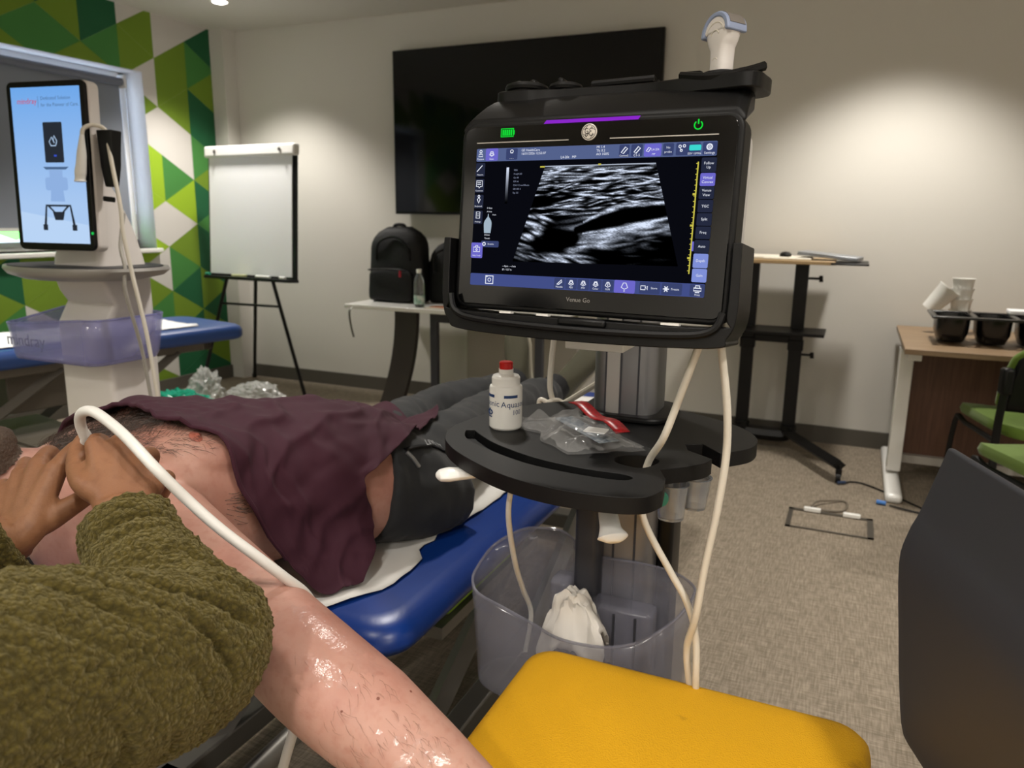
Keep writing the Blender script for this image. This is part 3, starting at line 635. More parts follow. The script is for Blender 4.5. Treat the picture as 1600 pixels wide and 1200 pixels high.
for _ in range(46):
    cx = rng.uniform(-100, 10); cy = -44-.12*(cx+100)+rng.normal(0, 7); streak(cx, cy, rng.uniform(6, 16), rng.uniform(1, 2.2), rng.normal(-.25, .12), rng.uniform(.2, .6))
for _ in range(30):
    cx = rng.uniform(-92, -55); streak(cx, rng.uniform(-30, 5), rng.uniform(4, 10), 1.6, -.35, rng.uniform(.3, .7))
def dist_path(P):
    d = np.full_like(u, 1e9); w = np.zeros_like(u)
    P = smooth_path([(x, y, r_) for x, y, r_ in P], 10)
    for p in P:
        dd = np.hypot(X-p.x, Y-p.y)/p.z; d = np.minimum(d, dd)
    return d
dv = dist_path([(124, 13, 7), (95, 9, 9.5), (65, 5, 11), (35, -2, 10), (12, -9, 7), (-8, -15, 5)])
db = dist_path([(-16, -27, 12), (-42, -32, 17), (-62, -36, 13)])
edge = np.exp(-((dv-1.25)/.22)**2)*(X > 0)
img += edge*(.5+.4*rng.random(u.shape)*.6)*np.where(Y < 4+X*.07, 1.0, .75)
streak(35, -22, 50, 5, .18, .5)
sp = rng.random((NU//2+1, NV+1)); sp = np.repeat(sp, 2, 0)[:NU, :NV]; sp = (sp+np.roll(sp, 1, 0))/2
img *= (.62+.75*sp)
img *= 1-.985*np.exp(-np.maximum(0, (dv-.75)/.28)**2); img *= 1-.97*np.exp(-np.maximum(0, (db-.7)/.4)**2)
img *= np.clip(1.25-.9*np.clip((v-.6)/.4, 0, 1)*np.clip((u-.25)/.5, 0, 1)-.25*v, .05, 2)
img[:, :2] = .8
img = np.clip(img*.9-.015, 0, 1.0)**1.5
picture('scan_image', NU, NV, spos, np.stack([img*.74, img*.83, img*1.02], -1), .5, scr, MM)
# glyphs and lettering
tx = B(MM); td = B(MM)
def W(s, x, y, size, bb=None, al='CENTER'): (bb or tx).text(s, size, Matrix.Translation((x, y, .75)), 0, al)
def ln(pts, w=.5, closed=False, bb=None): (bb or tx).tube([(x, y, .72) for x, y in pts], w, 4, closed=closed, flat=.4, ref=(0, 0, 1))
def ring(x, y, r_, w=.5, n=14, bb=None, a0=0, a1=360): ln([(x+r_*math.cos(R(a0)+R(a1-a0)*k/n), y+r_*math.sin(R(a0)+R(a1-a0)*k/n)) for k in range(n+(a1-a0 < 360))], w, a1-a0 >= 360, bb)
def fan(x, y, s): ln([(x-.9*s, y-.5*s), (x-.35*s, y+.7*s), (x+.35*s, y+.7*s), (x+.9*s, y-.5*s), (x, y-.95*s)], .55, True)
W('Patient', -165, 82.3, 4); ring(-165, 93, 1.9); ln([(-168.5, 86), (-167.6, 89.4), (-162.4, 89.4), (-161.5, 86)], .5, True)
W('Scan', -147, 82.3, 4); fan(-147, 90, 4); fan(-147, 89, 2.4)
ring(-115, 92, 2.2); ln([(-117, 90), (-113, 90)], .5); W('- - -', -115, 82.5, 4)
W('GE HealthCare', -100, 93, 4.6, al='LEFT'); W('16/01/2026 12:55:07', -100, 88.3, 4.6, al='LEFT'); W('L4-20t   MP', -28, 82, 4.8)
for k, s in enumerate(('MI 1.4', 'TIs 0.2', 'AO 100%')): W(s, 12, 94-k*4.6, 4.6, al='LEFT')
for x, nm in ((51, 'Convex2'), (68.5, 'C1-5')):
    ln([(x-4, 86), (x+1.5, 93), (x+4.5, 91), (x-1, 84.6)], .7, True); W(nm, x, 82, 3.4 if len(nm) > 5 else 4.4)
ln([(81, 87), (84, 91.5), (87, 90.5), (84, 86)], .6, True); W('L4-20t', 93, 88.6, 4); W('MP', 91, 82.8, 3.4)
W('No', 110, 90.5, 4); W('probe', 110, 85.3, 4); ring(125, 91.5, 1.6); ring(130.5, 92, 1.6); ring(127, 86.5, 1.4); ln([(125, 90), (127, 86.5)], .4)
W('EISV 15MHz', 144, 82.2, 3.4); ring(162.5, 90, 3.2, .9); ring(162.5, 90, 1.1); W('Settings', 163, 82.6, 4.4)
ln([(-170, 65), (-161.5, 73.5)], .6); W('Measure', -164.5, 60.5, 3)
ln([(-169.5, 44), (-169.5, 52), (-160, 52), (-160, 44), (-163, 44), (-165, 41.5), (-166, 44)], .55, True); ln([(-168, 49.5), (-162, 49.5)], .4); ln([(-168, 47), (-162, 47)], .4); W('Comment', -164.5, 38, 3)
ring(-164.5, 30, 1.6); ln([(-164.5, 28.5), (-166.8, 25.5), (-164.5, 20.5), (-162.3, 25.5)], .7, True); W('Bodymark', -164.5, 16, 3)
ln([(-167.5, -1), (-167.5, 8), (-161.5, 8), (-161.5, -1)], .55, True); ln([(-166, 5), (-163, 5)], .4); ln([(-166, 2.3), (-163, 2.3)], .4); W('Findings', -164.5, -6, 3)
ln([(-169, -49), (-169, -42.5), (-158.5, -42.5), (-158.5, -49)], .55, True); ln([(-165.5, -42.5), (-165.5, -40), (-162, -40), (-162, -42.5)], .5); ring(-163.8, -46, 1.3); W('Help Tools', -163.6, -54.5, 3)
for k, s in enumerate(('MSK', 'FreqH 8.0', 'Gn 48', 'DR 66', 'CHI / CrossXBeam', 'SRI HD 3', 'Dp 3.5')): W(s, -110, 66-k*5.2, 3.2, td, 'LEFT')
W('0 days', -150, 13.5, 3.4, al='LEFT'); W('A-lines', -150, 8.5, 3, al='LEFT'); W('B-lines', -152, -24.5, 3.2, al='LEFT'); W('Thresh', -152, -29.5, 3.2, al='LEFT'); W('1/min', -141, 4, 2.8, al='LEFT')
ring(-152, -37.5, 2.2, .7); W('Breathe', -141, -37.5, 3.2)
W('---bpm  ---/min', -120, -68, 3.6, al='LEFT'); W('87 / 127 /s', -120, -73, 3.6, al='LEFT')
for s, y in (('Follow', 70), ('Up', 65), ('Virtual', 52.3), ('Convex', 47), ('Venue', 36.6), ('View', 31), ('TGC', 17), ('Split', 1), ('Freq', -15.5), ('Auto', -33), ('Depth', -51), ('Gain', -69.5)): W(s, 163.5, y, 4.6)
ln([(-146, -97+3), (-146, -83), (-134, -83), (-134, -94)], .9, True); ring(-140, -88.5, 2.4); ln([(-146, -84), (-143, -84)], .6)
W('Needle', -29, -93.3, 3.6); ln([(-33, -90), (-26, -83.5), (-25.5, -86.5), (-30, -90)], .6, True)
for x, nm in ((-11.5, 'PDI'), (6.5, 'PW'), (24.5, 'Color'), (42, 'M/M')): fan(x, -86.5, 4); W(nm, x, -93.3, 3.6); 
ring(6.5, -86.5, 1.6); ring(-11.5, -86.5, 1.8); ring(24.5, -86.5, 1.8); ln([(42, -84), (42, -89)], .5); fan(65.5, -87, 5); W('B', 65.5, -94, 3.8)
ln([(88, -91), (88, -86), (94, -86), (94, -91)], .6, True); ln([(94.5, -88), (97, -86), (97, -91)], .5, True); W('Store', 106, -88.6, 4)
for k in range(3): a = R(60*k); ln([(122-4*math.cos(a), -88.6-4*math.sin(a)), (122+4*math.cos(a), -88.6+4*math.sin(a))], .7)
ring(122, -88.6, 1.8, .5); W('Freeze', 134, -88.6, 4)
ln([(158, -89), (158, -85.5), (167.5, -85.5), (167.5, -89)], .7, True); ln([(160, -85.5), (160, -82.5), (165.5, -82.5), (165.5, -85.5)], .6); ln([(160, -91), (165.5, -91)], .7); W('Print', 163, -94.2, 3.6)
tx.build('screen_text', ui_white, scr, flat=True); td.build('screen_text', ui_dim, scr, flat=True)
q = B(MM); q.prism([(p.x, p.y) for p in smooth_path([(-153, -22, 0), (-154, -8, 0), (-151, -2, 0), (-148.6, 1, 0), (-148, 5, 0), (-147, 5, 0), (-146.4, 1, 0), (-144, -2, 0), (-141.5, -8, 0), (-142.5, -22, 0)], 4)], .4, .55); q.build('body_marker', glow('ui_pale', '#a9bccc', .9), scr, flat=True)

# ---- column, tray, base
def rprof(cx, cy, w, d, r_, n=4): return rrect(w, d, r_, n, cx, cy)
cx, cy = -.364, 1.362
b = B(); b.prism(rprof(cx, cy, .118, .118, .03), .90, 1.16); col = b.build('upper_column', M['steel'], cart, sharp=40)
b = B(); b.bx((cx-.028, cy-.061, .945), (cx-.004, cy-.055, 1.13)); b.build('light_strip', mat('pale_aluminium', '#b5b2ae', .45, .6), col)
for x in (-.030, -.002, .03):
    b = B(); b.bx((cx+x-.0015, cy-.0605, .945), (cx+x+.0015, cy-.056, 1.13)); b.build('groove', M['dark'], col)
b = B(); b.prism(rprof(cx, cy, .15, .14, .035), .10, .915); lc = b.build('lower_column', mat('grey_aluminium', '#88878a', .42, .7, bump=((300, 300, 4), .08, .0004)), cart)
for x in (-.035, .0, .04):
    b = B(); b.bx((cx+x-.002, cy-.0715, .12), (cx+x+.002, cy-.066, .9)); b.build('groove', M['dark'], lc)
b = B(); b.prism(rprof(-.41, 1.27, .055, .07, .012), .80, .925); b.prism(rprof(-.405, 1.28, .045, .06, .01), .58, .80); b.build('lift_actuator', M['dark'], cart, bevel=.003)
b = B(); b.cyl((-.445, 1.27, .87), (-.435, 1.27, .87), .016); b.build('actuator_knob', M['black'], cart)
b = B(); b.prism(rprof(-.275, 1.36, .03, .08, .01), .12, .9); b.build('rear_channel', M['black'], cart)
# tray deck with the curved hand grip
oz = .944
outl = [(p.x, p.y) for p in smooth_path([(-.612, 1.105, 0), (-.585, 1.05, 0), (-.529, .995, 0), (-.437, .938, 0), (-.35, .914, 0), (-.27, .917, 0), (-.224, .935, 0), (-.208, .970, 0)], 6)]
outl += [(-.216, 1.02), (-.232, 1.055)] + [(p.x, p.y) for p in smooth_path([(-.20, 1.085, 0), (-.178, 1.115, 0), (-.172, 1.14, 0)], 3)]
outl += [(-.215, 1.17), (-.225, 1.20), (-.20, 1.215), (-.165, 1.175)] + [(p.x, p.y) for p in smooth_path([(-.15, 1.19, 0), (-.124, 1.23, 0), (-.124, 1.29, 0), (-.16, 1.35, 0), (-.23, 1.40, 0), (-.30, 1.425, 0), (-.42, 1.425, 0), (-.52, 1.38, 0), (-.59, 1.27, 0), (-.613, 1.17, 0)], 5)][:-1] + [(-.616, 1.14)]
slot = [(p.x, p.y) for p in smooth_path([(-.583, 1.118, 0), (-.56, 1.076, 0), (-.50, 1.035, 0), (-.42, .998, 0), (-.34, .984, 0), (-.275, .985, 0), (-.258, 1.0, 0), (-.275, 1.012, 0), (-.34, 1.012, 0), (-.42, 1.028, 0), (-.5, 1.066, 0), (-.55, 1.105, 0), (-.57, 1.125, 0)], 4)]
hole = [(p.x, p.y) for p in smooth_path([(-.245, 1.075, 0), (-.262, 1.05, 0), (-.30, 1.06, 0), (-.305, 1.09, 0), (-.275, 1.11, 0), (-.245, 1.10, 0)], 4, True)]
bm = bmesh.new()
def loop_edges(pts):
    vs = [bm.verts.new((x, y, oz)) for x, y in pts]; return [bm.edges.new((vs[i], vs[(i+1) % len(vs)])) for i in range(len(vs))]
ed = loop_edges(outl)+loop_edges(slot)+loop_edges(hole)
bmesh.ops.triangle_fill(bm, edges=ed, use_beauty=True, normal=(0, 0, 1))
bmesh.ops.recalc_face_normals(bm, faces=bm.faces)
for f in bm.faces:
    if f.normal.z < 0: f.normal_flip()
ex = bmesh.ops.extrude_face_region(bm, geom=list(bm.faces)); 
for e in ex['geom']:
    if isinstance(e, bmesh.types.BMVert): e.co.z -= .024
bmesh.ops.recalc_face_normals(bm, faces=bm.faces)
b = B(); bm.verts.index_update(); b.add([v_.co.copy() for v_ in bm.verts], [tuple(v_.index for v_ in f.verts) for f in bm.faces]); bm.free()
tray = b.build('tray', M['blackmat'], cart, bevel=.005, seg=3, sharp=40)
b = B(); b.prism([(x, y) for x, y in slot], oz-.016, oz-.013); b.build('slot_floor', M['black'], tray)
b = B(); b.prism(rprof(cx, cy, .17, .16, .04), oz, oz+.012); b.build('column_collar', M['black'], tray, bevel=.004)
# white swing levers
def lever(pts, rs, label):
    b = B(); b.tube(smooth_path(pts, 6), np.interp(np.linspace(0, 1, 6*(len(pts)-1)+1), np.linspace(0, 1, len(rs)), rs), 12, flat=.55); lab(b.build('lever', M['whitegloss'], cart, sub=1), label)
lever([(-.43, 1.08, .908), (-.48, 1.045, .909), (-.525, 1.008, .909), (-.548, .993, .908), (-.560, .986, .907), (-.5655, .982, .907)], [.010, .011, .017, .020, .0165, .004], 'white lever under the left of the tray')
lever([(-.315, 1.06, .905), (-.30, 1.02, .893), (-.283, .985, .872), (-.276, .975, .862), (-.273, .970, .856)], [.014, .014, .016, .024, .008], 'white lever under the front of the tray')
# clear cups and clips below the tray
cl2 = mat('clear_cup_plastic', '#dfe3e8', .12, trans=.85)
b = B(); b.lathe([(.016, 0), (.022, .03), (.024, .034), (.021, .034), (.014, .004)], (-.47, 1.08, .868), 20); b.build('clear_cup', cl2, cart)
b = B(); b.box((-.44, 1.10, .885), (.05, .05, .05)); b.build('gel_holder', mat('grey_translucent', '#9b9aa5', .3, trans=.4), cart, bevel=.008)
b = B(); b.lathe([(.018, 0), (.024, .045), (.026, .05), (.022, .05), (.016, .004)], (-.195, 1.14, .862), 20); b.build('clear_cup', cl2, cart)
b = B(); b.lathe([(.02, 0), (.024, .05), (.026, .055), (.022, .055), (.017, .004)], (-.222, 1.10, .855), 20); b.build('clear_cup', cl2, cart)
b = B(); b.cyl((-.232, 1.07, .895), (-.232, 1.066, .895), .012); lab(b.build('clip_button', mat('teal_button', '#2f7a66', .4), cart), 'teal round button under the tray')
# base with casters
b = B(); b.prism(rprof(cx, cy, .20, .22, .05), .075, .12); base = b.build('base', M['dark'], cart, bevel=.01)
for ax, ay in ((-.2, -.25), (.25, -.25), (-.2, .3), (.25, .3)):
    b = B(); b.tube([(cx+ax*.3, cy+ay*.3, .1), (cx+ax, cy+ay, .085)], [.035, .026], 10, flat=.6); lg = b.build('base_leg', M['dark'], base)
    b = B(); b.cyl((cx+ax-.014, cy+ay, .035), (cx+ax+.014, cy+ay, .035), .035); b.cyl((cx+ax, cy+ay, .05), (cx+ax, cy+ay, .09), .012); b.build('caster', M['black'], lg)
# translucent bin hung on the column
smoke = mat('smoky_clear_plastic', '#8e8e9a', .12, alpha=.33, spec=.6); smoke2 = mat('smoky_inner_plastic', '#8a8a98', .15, alpha=.42)
rim = [(-.607, 1.19, .628), (-.612, 1.22, .64), (-.596, 1.262, .672), (-.55, 1.287, .702), (-.51, 1.29, .712), (-.47, 1.29, .715), (-.44, 1.29, .70), (-.432, 1.288, .68), (-.36, 1.288, .678), (-.30, 1.288, .68), (-.245, 1.285, .676), (-.21, 1.262, .672), (-.20, 1.235, .67), (-.207, 1.19, .66), (-.225, 1.155, .645), (-.262, 1.13, .62), (-.31, 1.117, .603), (-.36, 1.115, .596), (-.41, 1.117, .596), (-.455, 1.125, .606), (-.52, 1.14, .615), (-.58, 1.16, .62)]
rim = [tuple(p) for p in smooth_path(rim, 3, True)]
bc = Vector((-.405, 1.20)); secs = []
for s in range(7):
    t_ = s/6; q = 1-.07*t_; zb = .43
    secs.append([(bc.x+(x-bc.x)*q, bc.y+(y-bc.y)*q, z*(1-t_)+zb*t_) for x, y, z in rim])
b = B(); b.loft(secs, caps=False); n_ = len(rim); k0 = 6*n_
q = .85; b.add([(bc.x+(x-bc.x)*.93, bc.y+(y-bc.y)*.93, .43) for x, y, z in rim], [tuple(range(n_))])
bin_ = b.build('storage_bin', smoke, cart, solid=.004, sharp=50)
b = B(); b.tube(rim, .0028, 6, closed=True); b.build('bin_rim', smoke2, bin_)
b = B(); b.prism(rprof(-.365, 1.255, .19, .05, .012), .435, .612); b.prism(rprof(-.445, 1.25, .04, .055, .012), .435, .645); b.build('bin_bracket', smoke2, bin_, bevel=.008)
for x in (-.34, -.30): 
    b = B(); b.bx((x-.002, 1.226, .45), (x+.002, 1.23, .6)); b.build('bracket_rib', M['dark'], bin_)

# ---- convex probe standing in the holder
pt = D @ Matrix.Translation((.150, .170, -.082)) @ rot(y=R(0)) @ Matrix.Rotation(R(-38), 4, 'Y') @ Matrix.Rotation(R(2), 4, 'Z')
pr = thing('ultrasound_probe', 'cream curved ultrasound probe standing upright in the holder on the machine top', 'ultrasound probe', pt.translation)
b = B(pt); secs = []
for y, rx, rz_ in ((0, .013, .011), (.02, .0145, .0125), (.045, .0155, .0125), (.062, .0165, .0125), (.066, .019, .0135), (.072, .0225, .0142), (.082, .0255, .0148)):
    secs.append([(rx*math.copysign(abs(math.cos(a))**.7, math.cos(a)), y, rz_*math.copysign(abs(math.sin(a))**.7, math.sin(a))) for a in [2*math.pi*k/28 for k in range(28)]])
b.loft(secs); hd = b.build('handle', M['warmwhite'], pr, sharp=70)
b = B(pt)
for sgn in (1, -1):
    for r_ in (.018, .008): b.tube([(r_*math.cos(a), .076+r_*math.sin(a), sgn*.0148) for a in [math.pi*(.1+.8*k/10) for k in range(11)]], .0009, 6)
    for y in (.03, .045): b.tube([(.005*math.cos(a), y+.004*math.sin(a), sgn*.0124) for a in [math.pi*(.1+.8*k/8) for k in range(9)]], .0007, 6)
b.build('grip_ridges', M['cream'], hd)
def arcslab(r0, r1, hz, a0, a1, n=20):
    return [[((r_)*math.cos(a), .082+r_*math.sin(a)*.92, z) for r_, z in ((r0, -hz), (r1, -hz), (r1, hz), (r0, hz))] for a in [R(a0)+R(a1-a0)*k/n for k in range(n+1)]]
b = B(pt); b.prism([(.0255*math.cos(a), .082+.0235*math.sin(a)) for a in [math.pi*k/24 for k in range(25)]], -.0148, .0148); b.build('head', M['warmwhite'], pr, bevel=.003)
bg = mat('blue_grey_rubber', '#8f9bb8', .4)
b = B(pt); b.loft(arcslab(.020, .0275, .0162, -8, 188)); b.build('lens_band', bg, pr, bevel=.002, sharp=30)
b = B(pt); b.loft(arcslab(.025, .0282, .0125, 14, 166)); b.build('lens', mat('grey_lens', '#77716b', .5), pr, sharp=30)

# ---- things on the tray
t = thing('gel_bottle', 'white gel bottle with a red cap standing on the black tray', 'bottle', (-.53, 1.165, oz))
bx_, by_ = -.53, 1.165
b = B(); b.lathe([(.026, .0005), (.0285, .004), (.0285, .072), (.0275, .075), (.0245, .077), (.0245, .089), (.022, .093), (.0125, .096), (.0125, .104)], (bx_, by_, oz), 40); b.build('body', M['whitegloss'], t, sharp=30)
b = B(); b.lathe([(.0115, .103), (.0118, .1145), (.010, .1165)], (bx_, by_, oz), 24); lab(b.build('cap', mat('red_cap', '#c81410', .35), t), 'red cap')
navy = mat('navy_print', '#153a6e', .5)
b = B(); cv = lambda ang, z: (bx_+.0288*math.cos(ang), by_+.0288*math.sin(ang), oz+z)
def band(a0, a1, z0, z1): b.grid([[cv(R(a0)+R(a1-a0)*k/10, z) for z in (z0, z1)] for k in range(11)])
band(205, 252, .0575, .0625); band(288, 338, .0575, .0625)
def wrap(txt, size, ang, z):
    tb = B(); tb.text(txt, size, Matrix(), 0)
    b.add([cv(R(ang)+p.x/.0288, z+p.y) for p in tb.v], tb.f)
wrap('Aquasonic', .0145, 212, .047); wrap('Aquasonic', .0145, 338, .046); wrap('100', .014, 214, .033); wrap('100', .012, 335, .032); band(195, 240, .022, .0245)
b.tube([cv(R(228)+.2*math.cos(a)*1.2, .031+.004*math.sin(a)) for a in [2*math.pi*k/20 for k in range(20)]], .0012, 6, closed=True)
b.build('print', navy, t, flat=True)
# clear zip bag holding a syringe pack
t = thing('zip_bag', 'crumpled clear plastic zip bag with a red seal lying on the black tray', 'plastic bag', (-.40, 1.16, oz))
A_, B_, C_, D__ = Vector((-.520, 1.185)), Vector((-.375, 1.056)), Vector((-.272, 1.13)), Vector((-.437, 1.285))
def bagP(u_, v_, lift):
    p = A_.lerp(B_, u_).lerp(D__.lerp(C_, u_), v_); e = min(u_, 1-u_, v_, 1-v_)
    h = lift*min(1, e*7)+.018*(abs(noise.noise(Vector((p.x*34, p.y*34, 3+lift*50))))-.25)+.010*(abs(noise.noise(Vector((p.x*80, p.y*80, 7))))-.25)
    return (p.x+.012*noise.noise(Vector((u_*4, v_*4, 9))), p.y+.012*noise.noise(Vector((u_*4, v_*4, 4))), oz+.0065+max(0, h))
film = mat('clear_film', '#f2f2f2', .10, alpha=.15, spec=1.0); 
b = B(); N_ = 52
b.grid([[bagP(i/N_, j/N_, .012) for j in range(N_+1)] for i in range(N_+1)]); b.grid([[(*bagP(i/N_, j/N_, 0)[:2], oz+.0025) for j in range(N_+1)] for i in range(N_+1)][::-1]); b.build('film', film, t, sharp=25)
sd = (C_-D__).normalized(); b = B(); b.grid([[((D__+sd*s_+Vector((-sd.y, sd.x))*w_).x, (D__+sd*s_+Vector((-sd.y, sd.x))*w_).y, oz+.030-.012*s_/.22+.004*math.sin(s_*60)) for w_ in (-.022, -.008, .004)] for s_ in np.linspace(-.0, .17, 16)]); lab(b.build('zip_seal', mat('red_seal', '#c2101c', .35, var=(160, '#7d0a12')), t, solid=.002), 'red zip seal')
b = B(); b.grid([[((A_.lerp(B_, .55).lerp(D__.lerp(C_, .55), .55)+sd*s_+Vector((-sd.y, sd.x))*w_).x, (A_.lerp(B_, .55).lerp(D__.lerp(C_, .55), .55)+sd*s_+Vector((-sd.y, sd.x))*w_).y, oz+.018) for w_ in (-.018, 0, .018)] for s_ in (-.07, -.02, .03, .09)]); lab(b.build('printed_label', mat('bag_label', '#9fa6ad', .45, var=(120, '#54606e')), t, solid=.001), 'grey printed label inside the bag')
b = B(); b.box((-.345, 1.10, oz+.034), (.034, .026, .002), rot()); b.build('paper_tag', M['paper'], t)
# tissue in the bin
t_ = B(); P = []
for i in range(25):
    a = i/24; row = []
    for j in range(25):
        c_ = j/24; r_ = math.hypot(a-.5, c_-.5)*2
        x = -.405+(a-.5)*.115*(1-.25*(1-r_)); y = 1.20+(c_-.5)*.10
        z = .648-.085*min(1.3, r_)**2.4+.03*(abs(noise.noise(Vector((a*3.4, c_*3.4, 2))))-.2)+.016*(abs(noise.noise(Vector((a*7, c_*8, 5))))-.2)
        row.append((x+.012*noise.noise(Vector((a*6, c_*6, 12))), y+.01*noise.noise(Vector((a*6, c_*6, 17))), z))
    P.append(row)
t_.grid(P); ti = t_.build('crumpled_tissue', mat('tissue_paper', '#ece7df', .9, bump=(90, .2)), solid=.001, sharp=30); tag(ti, 'crumpled white tissue in the clear bin of the machine cart', 'tissue')

# ---- cables
def cable(name, pts, r_, m, label, cat='cable', group=None, n=10):
    b = B(); b.tube(smooth_path(pts, n), r_, 10); return tag(b.build(name, m), label, cat, group)
cable('probe_cable', [(-.178, 1.03, 1.15), (-.19, 1.03, 1.11), (-.205, 1.03, 1.06), (-.224, 1.03, 1.0), (-.252, 1.065, .95), (-.262, 1.075, .90), (-.255, 1.075, .85), (-.21, 1.075, .775), (-.185, 1.075, .735), (-.168, 1.075, .68), (-.162, 1.07, .6), (-.165, 1.12, .45), (-.2, 1.2, .2)], .0054, M['cream'], 'cream cable dropping from the monitor through the hole in the black tray', group='cables of the ultrasound machine')
cable('probe_cable', [(-.16, 1.06, 1.17), (-.158, 1.06, 1.13), (-.145, 1.06, 1.05), (-.141, 1.06, .98), (-.147, 1.06, .90), (-.160, 1.06, .80), (-.168, 1.06, .72), (-.180, 1.075, .66), (-.174, 1.08, .60), (-.163, 1.09, .54), (-.16, 1.12, .4), (-.17, 1.18, .2)], .0056, M['cream'], 'cream cable hanging in front of the right end of the tray', group='cables of the ultrasound machine')
cable('probe_cable', [(-.445, 1.02, .935), (-.452, 1.02, .90), (-.462, 1.03, .84), (-.472, 1.08, .74), (-.482, 1.14, .66), (-.49, 1.2, .58), (-.50, 1.2, .50)], .0046, mat('grey_white_cable', '#d6d5d1', .45), 'pale cable going from the tray into the left of the clear bin', group='cables of the ultrasound machine')
cable('probe_cable', [(-.55, 1.17, .38), (-.553, 1.16, .34), (-.57, 1.15, .28), (-.6, 1.15, .2), (-.62, 1.18, .06), (-.6, 1.3, .01)], .0046, M['cream'], 'cream cable trailing below the clear bin to the floor', group='cables of the ultrasound machine')
tw = thing('tied_cord', 'white cord tied in a knot behind the tray beside the shoe', 'cord', (-.55, 1.45, .93))
b = B(); b.tube(smooth_path([(-.53, 1.40, 1.10), (-.545, 1.42, 1.02), (-.547, 1.42, .96), (-.535, 1.42, .925)]), .006, 8); b.tube(smooth_path([(-.42, 1.42, 1.0), (-.49, 1.42, .95), (-.54, 1.42, .915), (-.57, 1.41, .885), (-.555, 1.38, .95-.005)][:4]), .006, 8); b.build('cord', M['cream'], tw)
b = B(); b.tube([(-.535+.014*math.cos(a), 1.42+.006*math.sin(2*a), .925+.011*math.sin(a)) for a in [2*math.pi*k/16 for k in range(16)]], .006, 8, closed=True); b.tube(smooth_path([(-.54, 1.42, .925), (-.565, 1.42, .935), (-.57, 1.42, .925), (-.55, 1.42, .918)]), .005, 8); b.build('knot', M['cream'], tw)
# ================================================================== second ultrasound machine, couches, bags, yellow chair
mv = thing('tablet_ultrasound_cart', 'white pedestal ultrasound cart with a tall blue lit tablet screen by the window', 'ultrasound machine', (-2.40, 1.8, 0))
mx_ = Vector((.991, .137, -.003)).normalized(); mn_ = Vector((.137, -.99, .038)); mn_ = (mn_-mx_*mn_.dot(mx_)).normalized(); my_ = mn_.cross(mx_)
mo_ = Vector((-2.348, 1.678, 1.443))
E4 = Matrix(((mx_.x, my_.x, mn_.x, mo_.x), (mx_.y, my_.y, mn_.y, mo_.y), (mx_.z, my_.z, mn_.z, mo_.z), (0, 0, 0, 1))) @ Matrix.Scale(.001, 4)
b = B(E4); b.prism(rrect(308, 520, 22, 6, 0, -2), -58, -12); tb_ = b.build('tablet', M['warmwhite'], mv, bevel=.008, seg=3)
b = B(E4); b.prism(rrect(304, 516, 20, 6, 0, -2), -13, 0); b.build('bezel', M['black'], tb_, bevel=.003)
b = B(E4); b.bx((-134, -238, 0), (134, 238, .5))
def sky_blue():
    m = bpy.data.materials.new('tablet_picture'); m.use_nodes = True; nt = m.node_tree; nt.nodes.clear()
    e = nt.nodes.new('ShaderNodeEmission'); o_ = nt.nodes.new('ShaderNodeOutputMaterial'); tc = nt.nodes.new('ShaderNodeTexCoord'); g = nt.nodes.new('ShaderNodeSeparateXYZ'); r = nt.nodes.new('ShaderNodeValToRGB')
    nt.links.new(tc.outputs['Generated'], g.inputs[0]); nt.links.new(g.outputs['Z'], r.inputs[0]); nt.links.new(r.outputs[0], e.inputs[0]); nt.links.new(e.outputs[0], o_.inputs[0])
    r.color_ramp.elements[0].color = (*lin('#a9c8f0'), 1); r.color_ramp.elements[1].color = (*lin('#6fa8ea'), 1); r.color_ramp.elements[0].position = .25; e.inputs[1].default_value = 1.0; return m
ts = b.build('screen', sky_blue(), tb_, flat=True)
dg = glow('pic_dark', '#2a2f38', .9); pale = glow('pic_pale', '#8fb0e0', 1.0); pale2 = glow('pic_pale2', '#b9d4f5', 1.0); redg = glow('pic_red', '#c8323a', 1.0); inkg = glow('pic_ink', '#4a6488', 1.0)
b = B(E4); b.add([(-134, -140, .6), (-134, -238, .6), (134, -238, .6), (134, -180, .6)], [(0, 1, 2, 3)]); b.build('pale_ground', pale2, ts, flat=True)
b = B(E4); b.text('mindray', 24, Matrix.Translation((-72, 196, 1))); b.build('brand_lettering', redg, ts, flat=True)
b = B(E4); b.text('Dedicated Solution', 15, Matrix.Translation((-18, 204, 1)), 0, 'LEFT'); b.text('for the Pioneer of Care.', 15, Matrix.Translation((-18, 184, 1)), 0, 'LEFT'); b.box((-28, 194, 1), (1.2, 34, .2)); b.build('slogan_lettering', inkg, ts, flat=True)
b = B(E4); b.prism(rrect(74, 122, 4, 3, 20, 72), .6, 1); b.build('pictured_tablet', dg, ts, flat=True)
b = B(E4); b.tube([(x, y, 1.1) for x, y in ((14, 88), (4, 74), (10, 62), (28, 62), (34, 76), (24, 92), (20, 80), (24, 70))], 1.5, 4, closed=True, flat=.3); b.build('pictured_scan', pale2, ts, flat=True)
b = B(E4); b.box((24, 32, 1.1), (10, 5, .2)); b.build('pictured_button', glow('pic_blue', '#3a56d0', 1), ts, flat=True)
b = B(E4); b.prism([(-28, -2), (72, -2), (60, -10), (-18, -10)], .6, 1); b.build('pictured_tray', inkg, ts, flat=True)
b = B(E4); b.prism([(-6, -12), (46, -12), (44, -70), (48, -108), (-8, -108), (-4, -70)], .6, .9); b.prism(rrect(88, 40, 8, 3, 20, -54), .95, 1.1); b.build('pictured_column', pale, ts, flat=True)
b = B(E4)
